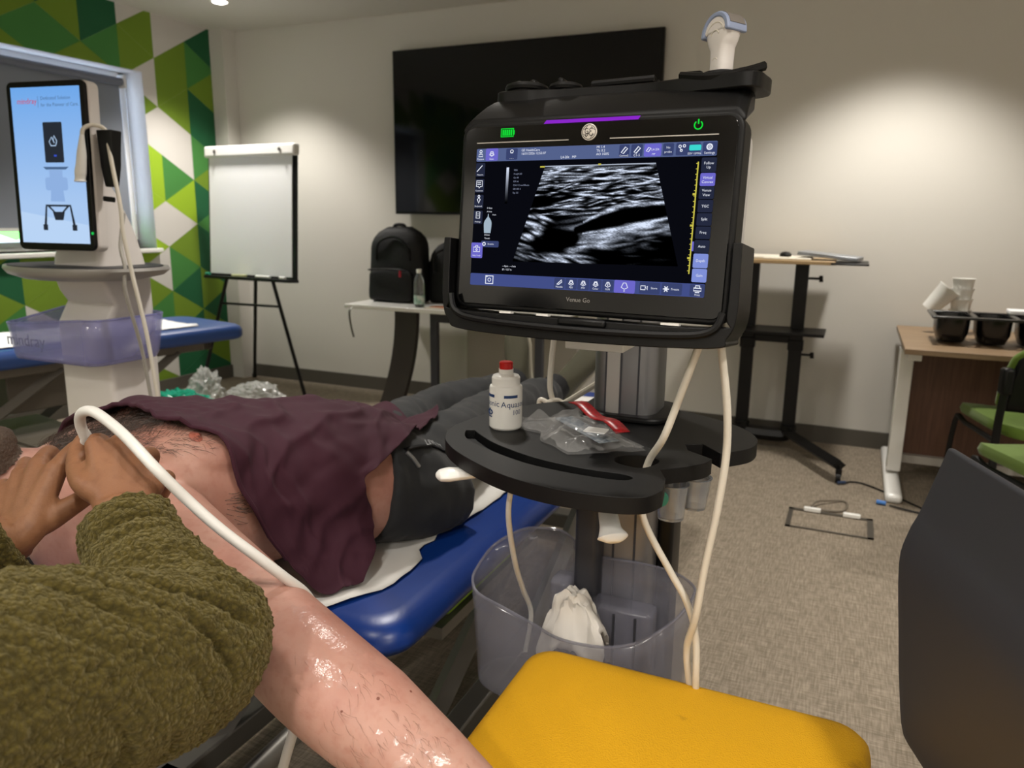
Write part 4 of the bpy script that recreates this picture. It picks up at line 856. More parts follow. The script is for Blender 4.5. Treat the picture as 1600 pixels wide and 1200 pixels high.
for pts in (((-30, -118), (70, -118), (70, -124), (-30, -124)), ((-30, -118), (-24, -118), (-32, -186), (-42, -186)), ((64, -118), (70, -118), (84, -186), (74, -186)), ((-4, -140), (44, -140), (36, -166), (4, -166)), ((-22, -124), (0, -142), (8, -142), (-12, -124)), ((62, -124), (40, -142), (32, -142), (52, -124)), ((-46, -180), (-28, -180), (-28, -198), (-46, -198)), ((70, -180), (88, -180), (88, -198), (70, -198))): b.prism(pts, .8, 1.1)
b.build('pictured_base', dg, ts, flat=True)
b = B(E4); b.cyl((146, -205, .3), (146, -205, .9), 5); b.build('power_light', glow('tablet_green', '#20c050', 1), tb_)
# pedestal
b = B(); sc_ = []
for z, x0_, x1_, y0_, y1_ in ((1.10, -2.50, -2.24, 1.74, 1.93), (1.16, -2.49, -2.245, 1.745, 1.92), (1.25, -2.46, -2.255, 1.76, 1.90), (1.36, -2.43, -2.27, 1.74, 1.86), (1.48, -2.42, -2.29, 1.70, 1.80)):
    sc_.append([(x, y, z) for x, y in rrect(x1_-x0_, y1_-y0_, .03, 4, (x0_+x1_)/2, (y0_+y1_)/2)])
b.loft(sc_); b.build('neck', M['warmwhite'], mv)
b = B(); sc_ = []
for z, x0_, x1_, y0_, y1_ in ((.10, -2.525, -2.27, 1.755, 1.96), (.5, -2.525, -2.27, 1.755, 1.96), (.93, -2.525, -2.27, 1.76, 1.96), (1.0, -2.522, -2.27, 1.80, 1.96), (1.04, -2.522, -2.27, 1.775, 1.96), (1.10, -2.52, -2.27, 1.755, 1.96)):
    sc_.append([(x, y, z) for x, y in rrect(x1_-x0_, y1_-y0_, .022, 4, (x0_+x1_)/2, (y0_+y1_)/2)])
b.loft(sc_); b.build('pedestal', M['warmwhite'], mv)
b = B(); o = [(-2.385+(p.x+2.4)*.82, 1.80+(p.y-1.75)*.9) for p in smooth_path([(-2.76, 1.70, 0), (-2.70, 1.60, 0), (-2.55, 1.545, 0), (-2.38, 1.535, 0), (-2.2, 1.56, 0), (-2.08, 1.66, 0), (-2.05, 1.78, 0), (-2.12, 1.9, 0), (-2.4, 1.98, 0), (-2.68, 1.9, 0)], 5, True)]
b.loft([[(-2.4+(x+2.4)*q, 1.75+(y-1.75)*q, z) for x, y in o] for q, z in ((.72, 1.085), (.93, 1.10), (1, 1.118), (.985, 1.128), (.9, 1.126), (.1, 1.122))]); b.build('tray', [mat('tray_grey', '#9b9894', .4, .2)][0], mv, sharp=60)
b = B(); b.prism([(-2.4+(x+2.4)*.93, 1.75+(y-1.75)*.93) for x, y in o], 1.1255, 1.130); b.build('tray_mat', M['dark'], mv)
lil = mat('lilac_clear_plastic', '#8f90c8', .12, alpha=.5, spec=.6)
b = B(); rimo = rrect(.47, .30, .06, 5, -2.425, 1.80); sc_ = []
for q, z, k_ in ((1.0, .962, 1), (.97, .90, 0), (.93, .83, 0), (.90, .812, 0)):
    sc_.append([(-2.455+(x+2.455)*q, 1.75+(y-1.75)*q, z-(.03 if (k_ and x < -2.52 and y < 1.72) else 0)) for x, y in rimo])
b.loft(sc_, caps=False); b.add([(-2.455+(x+2.455)*.9, 1.75+(y-1.75)*.9, .812) for x, y in rimo], [tuple(range(len(rimo)))]); bk = b.build('storage_basket', lil, mv, solid=.005)
b = B(); b.tube([(x, y, z) for x, y, z in sc_[0]], .004, 6, closed=True); b.build('basket_rim', lil, bk)
b = B(); b.text('mindray', .06, Matrix.Translation((-2.545, 1.658, .875)) @ rot(x=R(90)), .0005); b.build('brand_lettering', mat('grey_print', '#5d5d78', .5), bk, flat=True)
b = B(); b.prism(rrect(.36, .30, .08, 5, -2.4, 1.86), .07, .12); bs_ = b.build('base', M['warmwhite'], mv, bevel=.015)
for ax, ay in ((-.28, -.22), (.28, -.22), (-.24, .3), (.24, .3)):
    b = B(); b.tube([(-2.4+ax*.3, 1.86+ay*.3, .1), (-2.4+ax, 1.86+ay, .09)], [.05, .035], 10, flat=.6); lg = b.build('base_leg', M['warmwhite'], bs_)
    b = B(); b.cyl((-2.4+ax-.015, 1.86+ay, .04), (-2.4+ax+.015, 1.86+ay, .04), .04); b.cyl((-2.4+ax, 1.86+ay, .05), (-2.4+ax, 1.86+ay, .09), .012); b.build('caster', M['dark'], lg)
b = B(E4); b.loft([[(x*q+196, y, z*q-40) for x, z in rrect(62, 46, 8, 3)] for y, q in ((110, 1), (60, .9), (0, .8), (-60, .55))]); b.build('probe_holder', M['black'], mv, bevel=.003)
b = B(E4); b.box((176, 95, -40), (40, 14, 20)); b.build('holder_arm', M['warmwhite'], mv)
b = B(E4); b.tube([(168, -96, -30), (212, -100, -30)], 8, 4, flat=.35); b.build('cable_hook', M['black'], mv)
b = B(E4); b.lathe([(4, -12), (17, -10), (19, 0), (17, 10), (4, 12)], T=Matrix.Translation((-166, 120, -40)) @ rot(y=R(90))); b.build('side_knob', M['whitegloss'], mv)
t = thing('ultrasound_probe', 'cream ultrasound probe hanging by its cable over the blue tablet screen', 'ultrasound probe', (-2.22, 1.68, 1.37))
hp_ = E4 @ Matrix.Translation((138, 0, 16))
b = B(hp_); b.tube(smooth_path([(10, 92, 0), (6, 60, 0), (0, 10, 0), (-6, -20, 0), (-9, -42, 0), (-9, -50, 0)], 5), np.interp(np.linspace(0, 1, 26), [0, .15, .3, .6, .75, .92, 1], [6, 9, 14, 17, 15, 18, 9]), 14, flat=1); b.build('handle', M['white'], t)
b = B(hp_); b.tube(smooth_path([(10, 92, 0), (14, 110, -4), (30, 122, -20), (52, 118, -36), (62, 100, -44), (70, 60, -40), (86, -10, -34), (108, -120, -30), (112, -200, -30), (128, -330, -40), (160, -520, -50), (185, -760, -60)], 8), 6.5, 10); b.build('cable', M['cream'], t)
cable('thin_cable', [(-2.19, 1.80, 1.30), (-2.17, 1.76, 1.20), (-2.135, 1.74, 1.13), (-2.13, 1.73, 1.05), (-2.14, 1.78, .85), (-2.13, 1.80, .6), (-2.09, 1.82, .4), (-2.05, 1.86, .2)], .006, mat('grey_thin_cable', '#a29e96', .5), 'grey cable running down the right of the white pedestal cart')

# ---- patient's couch
cX0, cX1, cYh, cYf, cZ = -1.405, -.655, .985, 2.98, .60
cou = thing('treatment_couch', 'blue vinyl treatment couch carrying the lying man', 'couch', (-1.03, 1.98, 0))
def pad(b, x0, x1, y0, y1, z0, z1, r_, T=None):
    o = rrect(x1-x0, y1-y0, r_, 6, (x0+x1)/2, (y0+y1)/2); cx_, cy_ = (x0+x1)/2, (y0+y1)/2
    def ins(d): return [(cx_+(x-cx_)*(1-2*d/(x1-x0)), cy_+(y-cy_)*(1-2*d/(y1-y0))) for x, y in o]
    b.loft([[(x, y, z) for x, y in ins(d)] for d, z in ((.05, z0), (.01, z0+.004), (0, z0+.02), (0, z1-.035), (.008, z1-.016), (.025, z1-.004), (.05, z1), (.30, z1+.002))], T=T)
b = B(); pad(b, cX0, cX1, cYh, cYf, .538, cZ, .075); b.build('leg_section', M['blue'], cou, sharp=70)
BR = Matrix.Translation((0, cYh-.01, .585)) @ Matrix.Rotation(R(-19), 4, 'X') @ Matrix.Translation((0, -cYh+.01, -.585))
b = B(BR); pad(b, cX0+.01, -.80, .42, cYh-.012, .505, .60, .07); b.build('back_section', M['blue'], cou, sharp=70)
gm_ = M['steelgrey']; fr_ = B()
b = B(); b.bx((cX0+.08, 1.05, .488), (cX0+.13, 2.9, .538)); b.bx((cX1-.13, 1.05, .488), (cX1-.08, 2.9, .538)); b.bx((cX0+.08, 1.05, .488), (cX1-.08, 1.10, .538)); b.bx((cX0+.08, 2.85, .488), (cX1-.08, 2.9, .538)); b.build('top_frame', gm_, cou, bevel=.004)
b = B(); b.bx((cX0+.1, .98, .04), (cX0+.16, 2.9, .10)); b.bx((cX1-.16, .98, .04), (cX1-.1, 2.9, .10)); b.bx((cX0+.05, .98, .04), (cX1-.05, 1.05, .10)); b.bx((cX0+.05, 2.8, .04), (cX1-.05, 2.88, .10)); b.build('floor_frame', gm_, cou, bevel=.006)
for y0_, y1_ in ((1.15, 1.9), (1.9, 2.65)):
    for x in (cX0+.13, cX1-.13):
        b = B(); b.tube([(x, y0_, .08), (x, y1_, .49)], .03, 4, flat=.7); b.build('lift_arm', gm_, cou)
for x in (cX0+.06, cX1-.06):
    for y in (1.0, 2.84):
        b = B(); b.cyl((x-.014, y, .035), (x+.014, y, .035), .035); b.build('caster', M['black'], cou)
b = B(); b.tube([(cX0+.1, .62, .45), (cX1-.02, .62, .45)], .022, 14); b.cyl((cX1-.02, .62, .45), (cX1-.005, .62, .45), .03); hb = b.build('cross_tube', mat('grey_tube', '#83827f', .35, .6), cou)
for x in (cX1-.12, cX0+.12):
    b = B(); b.tube([(x, .62, .45), (x, 1.1, .47)], .018, 10); b.build('back_support', gm_, cou)
b = B(); b.tube([(cX1-.15, 1.02, .22), (cX1-.0, .99, .205)], .014, 10); b.lathe([(.012, 0), (.017, .006), (.017, .02), (.008, .03)], T=Matrix.Translation((cX1-.0, .99, .205)) @ rot(x=R(90), z=R(60))); b.build('foot_lever', M['chrome'], cou)
b = B(); b.box((-.835, 1.62, .432), (.135, .47, .045)); cu_ = b.build('cushion', mat('green_pad', '#86ad2c', .8), bevel=.015, seg=3); tag(cu_, 'green pad lying on the lifting frame under the blue couch', 'cushion')
b = B(); b.bx((-.92, 1.34, .38), (-.76, 1.9, .409)); b.build('pad_shelf', gm_, cou)
b = B(); P = []
pe = [(1.0, -.83), (1.05, -.80), (1.12, -.765), (1.2, -.755), (1.27, -.765), (1.31, -.80), (1.36, -.79), (1.40, -.80), (1.5, -.775), (1.7, -.77), (2.0, -.765), (2.4, -.76), (2.9, -.76)]
ys_ = [1.0+.03*i for i in range(62)]
for y in ys_:
    xr = float(np.interp(y, [p[0] for p in pe], [p[1] for p in pe]))+.006*noise.noise(Vector((y*30, 0, 3)))
    P.append([(cX0+.06+(xr-cX0-.06)*k/24, y, cZ+.0045+.004*abs(noise.noise(Vector((k*.5, y*9, 1))))+(.008*max(0, noise.noise(Vector((y*14, k*.2, 8)))) if k > 19 else 0)) for k in range(25)])
b.grid(P); tag(b.build('paper_sheet', mat('couch_paper', '#d9d7d3', .85, bump=(26, .25)), solid=.0006), 'white paper sheet spread on the blue couch under the man', 'paper sheet')

# ---- second couch by the mural wall
C2 = Matrix.Translation((-3.72, 2.42, 0)) @ Matrix.Rotation(R(-12), 4, 'Z')
c2 = thing('treatment_couch', 'blue treatment couch standing empty by the green mural wall', 'couch', (-3.72, 2.42, 0), rz=R(-12))
blue2 = mat('worn_blue_vinyl', '#2a4a8a', .4, bump=(160, .05))
b = B(C2); pad(b, -.33, .33, -.95, 1.05, .60, .685, .09); b.build('padded_top', blue2, c2, sharp=70)
grf = mat('warm_grey_frame', '#6d675e', .5, .2)
b = B(C2); b.bx((-.26, -.85, .555), (-.21, .85, .60)); b.bx((.21, -.85, .555), (.26, .85, .60)); b.bx((-.26, -.85, .555), (.26, -.80, .60)); b.bx((-.26, .80, .555), (.26, .85, .60)); b.build('top_frame', grf, c2, bevel=.004)
b = B(C2); b.bx((-.28, -.85, .03), (-.2, .8, .11)); b.bx((.2, -.85, .03), (.28, .8, .11)); b.bx((-.28, -.85, .03), (.28, -.76, .11)); b.bx((-.28, .72, .03), (.28, .8, .11)); b.build('floor_frame', grf, c2, bevel=.006)
for y0_, y1_ in ((-.7, .05), (-.05, .65)):
    for x in (-.235, .235):
        b = B(C2); b.tube([(x, y0_, .1), (x, y1_, .56)], .05, 4, flat=.5); b.build('lift_arm', grf, c2)
for y0_, y1_ in ((.05, -.7),):
    b = B(C2); b.tube([(.16, y0_, .1), (.16, y1_, .56)], .05, 4, flat=.5); b.tube([(-.16, y0_, .1), (-.16, y1_, .56)], .05, 4, flat=.5); b.build('lift_arm', grf, c2)
b = B(C2); b.bx((-.12, -.15, .35), (.12, .15, .56)); b.build('motor_box', grf, c2, bevel=.006)
b = B(C2); b.bx((-.2, -.6, .11), (.2, .1, .26)); b.build('base_cover', mat('pale_grey_cover', '#8d897f', .5), c2, bevel=.02)
b = B(C2); b.grid([[(-.27+.5*k/20+.01*noise.noise(Vector((i*.8, k, 2))), -.95+1.75*i/40, .691+.02*max(0, noise.noise(Vector((k*.4, i*.4, 5))))) for k in range(21)] for i in range(41)]); tag(b.build('paper_sheet', M['paper'], solid=.0008), 'crumpled white paper sheet on the empty couch by the mural', 'paper sheet')
b = B(C2); sx_ = .29
b.tube([(.31+.025*math.cos(a), .32, .655+.025*math.sin(a)) for a in [2*math.pi*k/20 for k in range(20)]], .012, 8, closed=True); b.build('grip_ring', M['whitegloss'], c2)

# ---- plastic bags on the floor
def blob(cx, cy, rx, ry, h, seed, n=26, wr=.5):
    P = []
    for i in range(n+1):
        th = math.pi/2*i/n; row = []
        for k in range(2*n+1):
            a = 2*math.pi*(k % (2*n))/(2*n); d = Vector((math.cos(a)*math.cos(th), math.sin(a)*math.cos(th), math.sin(th)))
            q = 1+wr*noise.noise(d*3+Vector((seed, 0, 0)))+wr*.6*noise.noise(d*8+Vector((seed, 5, 0)))+wr*.3*noise.noise(d*17+Vector((seed, 9, 0)))
            row.append((cx+d.x*rx*q, cy+d.y*ry*q, .004+max(0, d.z*h*q)))
        P.append(row)
    return P
silv = mat('clear_crinkled_film', '#d9dad8', .15, alpha=.5, spec=1.0); teal = mat('teal_film', '#1fa88a', .2, alpha=.85, spec=.9)
b = B(); b.grid(blob(-4.20, 4.0, -.0+.13, .12, .20, 3, wr=.28)); tag(b.build('plastic_bag', silv, sharp=25), 'tall clear crumpled plastic bag on the floor in front of the flipchart', 'plastic bag')
b = B(); b.grid(blob(-4.18, 3.78, .26, .10, .09, 11, wr=.34)); tag(b.build('plastic_bag', teal, sharp=25), 'teal green crumpled plastic bag on the floor below the clear one', 'plastic bag')
b = B(); b.grid(blob(-3.84, 4.12, .24, .12, .12, 23, wr=.22)); tag(b.build('plastic_bag', silv, sharp=25), 'flat clear plastic bag on the floor between the flipchart legs', 'plastic bag')

# ---- yellow chair
yc = thing('meeting_chair', 'yellow seated chair with a dark grey plastic back in the foreground', 'chair', (-.17, .8, 0))
def yellow():
    m = mat('yellow_fabric', '#dfa600', .85, bump=(480, .9, .002), sheen=.0); nt = m.node_tree; bs = nt.nodes['Principled BSDF']
    tc = nt.nodes.new('ShaderNodeTexCoord'); n = nt.nodes.new('ShaderNodeTexNoise'); n.inputs['Scale'].default_value = 11; n.inputs['Detail'].default_value = 5; nt.links.new(tc.outputs['Object'], n.inputs['Vector'])
    r = nt.nodes.new('ShaderNodeValToRGB'); r.color_ramp.elements[0].position = .29; r.color_ramp.elements[0].color = (*lin('#ae7e00'), 1); r.color_ramp.elements[1].position = .36; r.color_ramp.elements[1].color = (*lin('#dfa600'), 1)
    nt.links.new(n.outputs[0], r.inputs[0]); nt.links.new(r.outputs[0], bs.inputs['Base Color']); return m
b = B(); sx0, sx1, sy0, sy1 = -.437, .085, .50, 1.092
o = rrect(sx1-sx0, sy1-sy0, .045, 6, (sx0+sx1)/2, (sy0+sy1)/2); cx_, cy_ = (sx0+sx1)/2, (sy0+sy1)/2
def ins(d): return [(cx_+(x-cx_)*(1-2*d/(sx1-sx0)), cy_+(y-cy_)*(1-2*d/(sy1-sy0))) for x, y in o]
b.loft([[(x, y, z) for x, y in ins(d)] for d, z in ((.05, .530), (.004, .536), (0, .55), (0, .572), (.003, .585), (.010, .594), (.022, .599), (.05, .602), (.2, .603))]); b.build('seat', yellow(), yc, sharp=70)
prof = [(.150, .60), (.125, .625), (.112, .70), (.105, .76), (.094, .866), (.100, .91), (.110, .94), (.124, .995), (.132, 1.028)]
pf = smooth_path([(x, 0, z) for x, z in prof], 4); b = B(); P = []
for i in range(31):
    u_ = i/30; y = .47+.58*u_; row = []
    for p in pf:
        e = 0
        row.append((p.x+.36*(1.045-y), y, p.z))
    P.append(row)
b.grid(P); bk = b.build('backrest', mat('dark_grey_shell', '#35363c', .55, bump=(800, .12, .0006)), yc, solid=.011, sharp=60, bevel=.004, seg=3)
for y in (.62, 1.0):
    dx = .36*(1.045-y); b = B(); b.tube(smooth_path([(.04, y, .55), (.10+dx, y, .548), (.14+dx, y, .575), (.152+dx, y, .64), (.14+dx, y, .72)], 5), .019, 8, flat=1.3); b.build('back_bracket', M['black'], yc, sharp=60)
b = B(); b.bx((-.38, .56, .508), (.04, 1.03, .532)); b.build('seat_pan', M['black'], yc, bevel=.008)
for x0_, y0_, x1_, y1_ in ((-.34, .6, -.39, .53), (-.34, 1.0, -.36, 1.03), (.02, .6, .09, .53), (.02, 1.0, .07, 1.03)):
    b = B(); b.tube([(x0_, y0_, .51), (x1_, y1_, .0)], .013, 10); b.build('leg', M['blackmetal'], yc)
# ================================================================== the man lying on the couch
W0 = Vector((-1.02, 1.31, .72)); aH = Vector((-.39631, -.89013, .22495)); rR = Vector((.91355, -.40674, 0)); nU = Vector((.09149, .2055, .97437))
def TP(s, t, h=0): return W0+aH*s+rR*t+nU*h
def ell(c, ax, ay, wx, hu, hd, n=32, e=.85):
    out = []
    for k in range(n):
        a = 2*math.pi*k/n; ca, sa = math.cos(a), math.sin(a)
        x = math.copysign(abs(ca)**e, ca)*wx; y = math.copysign(abs(sa)**e, sa); y *= hu if y > 0 else hd
        out.append(c+ax*x+ay*y)
    return out
def skin(name, a, b_, c, rough=.5, bump=.12, sss=.12, scale=55):
    m = bpy.data.materials.new(name); m.use_nodes = True; nt = m.node_tree; p = nt.nodes['Principled BSDF']; I = p.inputs
    I['Roughness'].default_value = rough; I['Subsurface Weight'].default_value = sss; I['Subsurface Radius'].default_value = (1, .4, .22); I['Subsurface Scale'].default_value = .01; I['Specular IOR Level'].default_value = .4
    tc = nt.nodes.new('ShaderNodeTexCoord')
    def nz(sc_, det=5):
        n = nt.nodes.new('ShaderNodeTexNoise'); n.inputs['Scale'].default_value = sc_; n.inputs['Detail'].default_value = det; nt.links.new(tc.outputs['Object'], n.inputs['Vector']); return n
    r = nt.nodes.new('ShaderNodeValToRGB'); n1 = nz(9); r.color_ramp.elements[0].position = .36; r.color_ramp.elements[1].position = .66
    r.color_ramp.elements[0].color = (*lin(a), 1); r.color_ramp.elements[1].color = (*lin(b_), 1); nt.links.new(n1.outputs[0], r.inputs[0])
    r2 = nt.nodes.new('ShaderNodeValToRGB'); n2 = nz(90, 3); r2.color_ramp.elements[0].position = .5; r2.color_ramp.elements[0].color = (0, 0, 0, 1); r2.color_ramp.elements[1].position = .85; r2.color_ramp.elements[1].color = (.55, .55, .55, 1); nt.links.new(n2.outputs[0], r2.inputs[0])
    mx = nt.nodes.new('ShaderNodeMix'); mx.data_type = 'RGBA'; nt.links.new(r2.outputs[0], mx.inputs['Factor']); nt.links.new(r.outputs[0], mx.inputs['A']); mx.inputs['B'].default_value = (*lin(c), 1); nt.links.new(mx.outputs['Result'], I['Base Color'])
    bp = nt.nodes.new('ShaderNodeBump'); bp.inputs['Strength'].default_value = bump; bp.inputs['Distance'].default_value = .0015; n3 = nz(scale*6, 6); nt.links.new(n3.outputs[0], bp.inputs['Height']); nt.links.new(bp.outputs[0], I['Normal']); return m
pskin = skin('fair_skin', '#b27f70', '#bd9282', '#a66c5d', .48)
pat = thing('person', 'bare chested man lying on the blue couch under a dark red shirt, arm stretched out', 'person', (-1.05, 1.5, .60))
b = B()
secs = []
for s, w, hu, hd, e in ((-.26, .17, .085, .10, .9), (-.20, .19, .105, .11, .85), (-.12, .195, .135, .118, .85), (-.03, .197, .165, .122, .9), (.05, .197, .172, .13, .92), (.12, .197, .168, .14, .92), (.20, .20, .160, .16, .9), (.28, .206, .150, .165, .86), (.36, .21, .138, .20, .78), (.43, .215, .112, .215, .75), (.49, .20, .085, .21, .78), (.535, .15, .066, .18, .85), (.57, .085, .058, .13, 1)):
    secs.append(ell(TP(s, 0), rR, nU, w, hu, hd, 36, e))
b.loft(secs)
# chest, belly, nipple, collar bones
for t in (-.09, .09):
    b.loft([[TP(.34, t, h)+rR*(.108*q*math.cos(k*2*math.pi/20))+aH*(.10*q*math.sin(k*2*math.pi/20)) for k in range(20)] for q, h in ((.9, .05), (1, .085), (.9, .112), (.65, .129), (.25, .135))])
for t in (-1, 1): b.tube(smooth_path([TP(.50, .025*t, .066), TP(.49, .08*t, .076), TP(.475, .15*t, .068)], 5), .009, 8)
# neck and head (face up, tilted away)
b.loft([ell(TP(s, 0, h), rR, nU, w, hu, hd, 28, 1) for s, h, w, hu, hd in ((.50, 0, .085, .062, .10), (.55, .0, .066, .058, .07), (.60, .0, .064, .058, .066), (.66, -.005, .066, .06, .066))])
hs = []
for s, h, w, hu, hd in ((.615, .035, .030, .05, .05), (.635, .02, .058, .072, .075), (.67, .012, .068, .085, .08), (.71, .01, .074, .088, .092), (.75, .008, .077, .09, .102), (.79, .005, .078, .088, .108), (.83, .0, .074, .076, .102), (.865, -.005, .06, .058, .085), (.885, -.008, .03, .03, .05)):
    hs.append(ell(TP(s, 0, h), rR, nU, w, hu, hd, 28, .95))
b.loft(hs)
b.loft([[TP(.715+ds, t, h) for ds, t in ((-.012, -.016*q), (-.012, .016*q), (.03*q, .006*q), (.03*q, -.006*q))] for h, q in ((.08, 1.1), (.105, 1), (.118, .55))])          # nose
for t in (-.03, .03):
    b.loft([[TP(.752, t, h)+rR*(.016*q*math.cos(k*math.pi/6))+aH*(.009*q*math.sin(k*math.pi/6)) for k in range(12)] for h, q in ((.08, 1), (.096, .9), (.100, .4))])   # closed eyes
    b.loft([[TP(.74, math.copysign(.076+dx, t), -.01)+aH*(.03*q*math.cos(k*math.pi/6))+nU*(.018*q*math.sin(k*math.pi/6)) for k in range(12)] for dx, q in ((-.005, .8), (.008, 1), (.014, .6))])   # ears
b.loft([[TP(.672, 0, h)+rR*(.026*q*math.cos(k*math.pi/6))+aH*(.010*q*math.sin(k*math.pi/6)) for k in range(12)] for h, q in ((.08, 1), (.102, .9), (.105, .4))])         # mouth
# right arm stretched out to the yellow seat, left arm at the far side
SR = TP(.43, .17, -.02); EL = Vector((-.537, .652, .763)); WRI = Vector((-.290, .628, .668))
up_ = smooth_path([TP(.40, .10, -.02), SR, SR.lerp(EL, .35)+Vector((0, 0, .002)), SR.lerp(EL, .7), EL, EL.lerp(WRI, .3), EL.lerp(WRI, .65), WRI], 5)
b.tube(up_, np.interp(np.linspace(0, 7, len(up_)), range(8), [.085, .086, .073, .068, .066, .064, .052, .036]), 26, flat=.93)
HD = Vector((.80, -.12, -.28)).normalized(); HS = Vector((0, 0, 1)).cross(HD).normalized(); HN = HD.cross(HS)
def HP(f, s, n): return WRI+HD*f+HS*s+HN*n
b.loft([[HP(f, w*math.cos(k*math.pi/8), -.004+th*math.sin(k*math.pi/8)) for k in range(16)] for f, w, th in ((-.01, .032, .026), (.03, .036, .024), (.07, .043, .020), (.095, .042, .016))])
for s, L_, z in ((-.032, .085, 0), (-.011, .098, .002), (.011, .092, .002), (.031, .072, 0)):
    b.tube(smooth_path([HP(.08, s, 0), HP(.08+L_*.45, s*1.15, .008), HP(.08+L_*.75, s*1.2, -.004), HP(.08+L_*.92, s*1.2, -.02)], 4), np.linspace(.0105, .0075, 13), 10)
b.tube(smooth_path([HP(.02, -.03, 0), HP(.05, -.055, -.004), HP(.085, -.068, -.01), HP(.1, -.07, -.014)], 4), np.linspace(.013, .0085, 13), 10)
SL_ = TP(.43, -.17, -.03); LE = TP(.13, -.27, -.085); LW = TP(-.10, -.24, -.07)
up_ = smooth_path([TP(.40, -.1, -.02), SL_, SL_.lerp(LE, .5), LE, LE.lerp(LW, .5), LW], 5)
b.tube(up_, np.interp(np.linspace(0, 5, len(up_)), range(6), [.08, .075, .056, .048, .045, .032]), 22)
ld = (LW-LE).normalized(); lp = lambda f, s, n: LW+ld*f+rR*s+nU*n
b.loft([[lp(f, w*math.cos(k*math.pi/8), th*math.sin(k*math.pi/8)) for k in range(16)] for f, w, th in ((-.01, .03, .022), (.04, .038, .02), (.09, .042, .016))])
for s, L_ in ((-.032, .07), (-.011, .085), (.011, .092), (.031, .08)): b.tube(smooth_path([lp(.08, s, 0), lp(.08+L_*.5, s, .006), lp(.08+L_, s, -.012)], 4), np.linspace(.0105, .0075, 9), 10)
b.tube(smooth_path([lp(.02, .03, 0), lp(.06, .055, -.004), lp(.09, .064, -.012)], 4), np.linspace(.013, .009, 9), 10)
# legs
def leg(bb, hip, knee, ank, r0, grow=0, end=1.0):
    P = smooth_path([hip, hip.lerp(knee, .5), knee, knee.lerp(ank, .35), knee.lerp(ank, .75), ank], 5)
    bb.tube(P[:int(len(P)*end)], np.interp(np.linspace(0, 5, len(P)), range(6), [r0+grow, r0*.86+grow, .062+grow*1.3, .060+grow*1.6, .044+grow*1.9, .038+grow*2])[:int(len(P)*end)], 24)
HR, KR_, AR = Vector((-.925, 1.47, .70)), Vector((-.955, 1.93, .72)), Vector((-.935, 2.44, .705)); HL, KL_, AL = Vector((-1.10, 1.53, .695)), Vector((-1.185, 1.97, .695)), Vector((-1.11, 2.48, .70))
leg(b, HR, KR_, AR, .092); leg(b, HL, KL_, AL, .092)
for A, lx in ((AR, .06), (AL, .0)): b.tube([A, A+Vector((.005, .05, .005)), A+Vector((.008+lx*.3, .066, .03))], [.036, .036, .024], 14)
body = rebuild(b.build('body', pskin, pat), .0062, .5, 9)
# trousers
tr = B()
tr.loft([ell(TP(s, 0), rR, nU, w+.012, hu+.010, hd+.004, 36, e) for s, w, hu, hd, e in ((-.27, .17, .075, .09, .9), (-.20, .195, .105, .11, .85), (-.12, .20, .136, .118, .85), (-.055, .199, .16, .122, .88), (-.03, .199, .166, .122, .9))])
leg(tr, HR, KR_, AR+Vector((0, -.03, 0)), .098, .011); leg(tr, HL, KL_, AL+Vector((0, -.03, 0)), .098, .011)
tcloth = mat('charcoal_cloth', '#1e2023', .8, bump=(420, .12, .0008), sheen=.08)
tro = rebuild(tr.build('trousers', tcloth, pat), .009, .5, 6)
for v_ in tro.data.vertices:
    p = v_.co; f = noise.noise(Vector((p.x*10, p.y*16, p.z*10)))*.009+noise.noise(Vector((p.x*26+p.y*20, p.y*30, p.z*22)))*.0045
    v_.co = p+v_.normal*f
def BV(objs):
    vs, fs = [], []
    for o_ in objs:
        k = len(vs); m_ = PM[o_.name]; vs += [m_ @ v_.co for v_ in o_.data.vertices]; fs += [tuple(i+k for i in p_.vertices) for p_ in o_.data.polygons]
    return bvhtree.BVHTree.FromPolygons(vs, fs)
bvT = BV([body, tro])
def onbody(p, off=.002):
    q = bvT.find_nearest(p); return q[0]+q[1]*off
def around(s, th, off=0.0):
    """point on the torso at axis position s and angle th (0 = up, 90 = towards the cart)"""
    a = R(min(th, 95)); c = TP(s, 0); d = rR*math.sin(a)+nU*math.cos(a)
    h = bvT.ray_cast(c+d*.6, -d); p = h[0] if h[0] else c+d*.2
    if th > 95:
        k = (th-95)/30; e = TP(s, .212+.062*k); e.z = .614; q = p.lerp(e, k**.8); p = q+Vector((0, 0, .0))
    n = d if th <= 95 else (d*(1-(th-95)/30)+Vector((.3, 0, 1))*((th-95)/30)).normalized()
    return p+n*off, n
# trouser pocket: zip pull, tape with a printed tab
b = B(); b.tube([around(s_, t_, .004)[0] for s_, t_ in ((-.062, 57), (-.075, 61), (-.09, 66))], .0045, 8); lab(b.build('zip_pull', mat('silver_zip', '#a4a7ab', .3, .8), tro), 'silver pocket zip pull')
b = B(); b.tube([around(-.06-.19*k/14, 55-14*k/14, .003)[0] for k in range(15)], .008, 6, flat=.35); b.build('pocket_tape', M['black'], tro)
tb2 = B(); tb2.text('LIVE FIT', .026, Matrix()); b = B(); b.add([around(-.17-p.x, 45-90*p.x-p.y*260, .011)[0] for p in tb2.v], tb2.f); b.build('printed_lettering', mat('grey_print2', '#b4b6b9', .6), tro, flat=True)
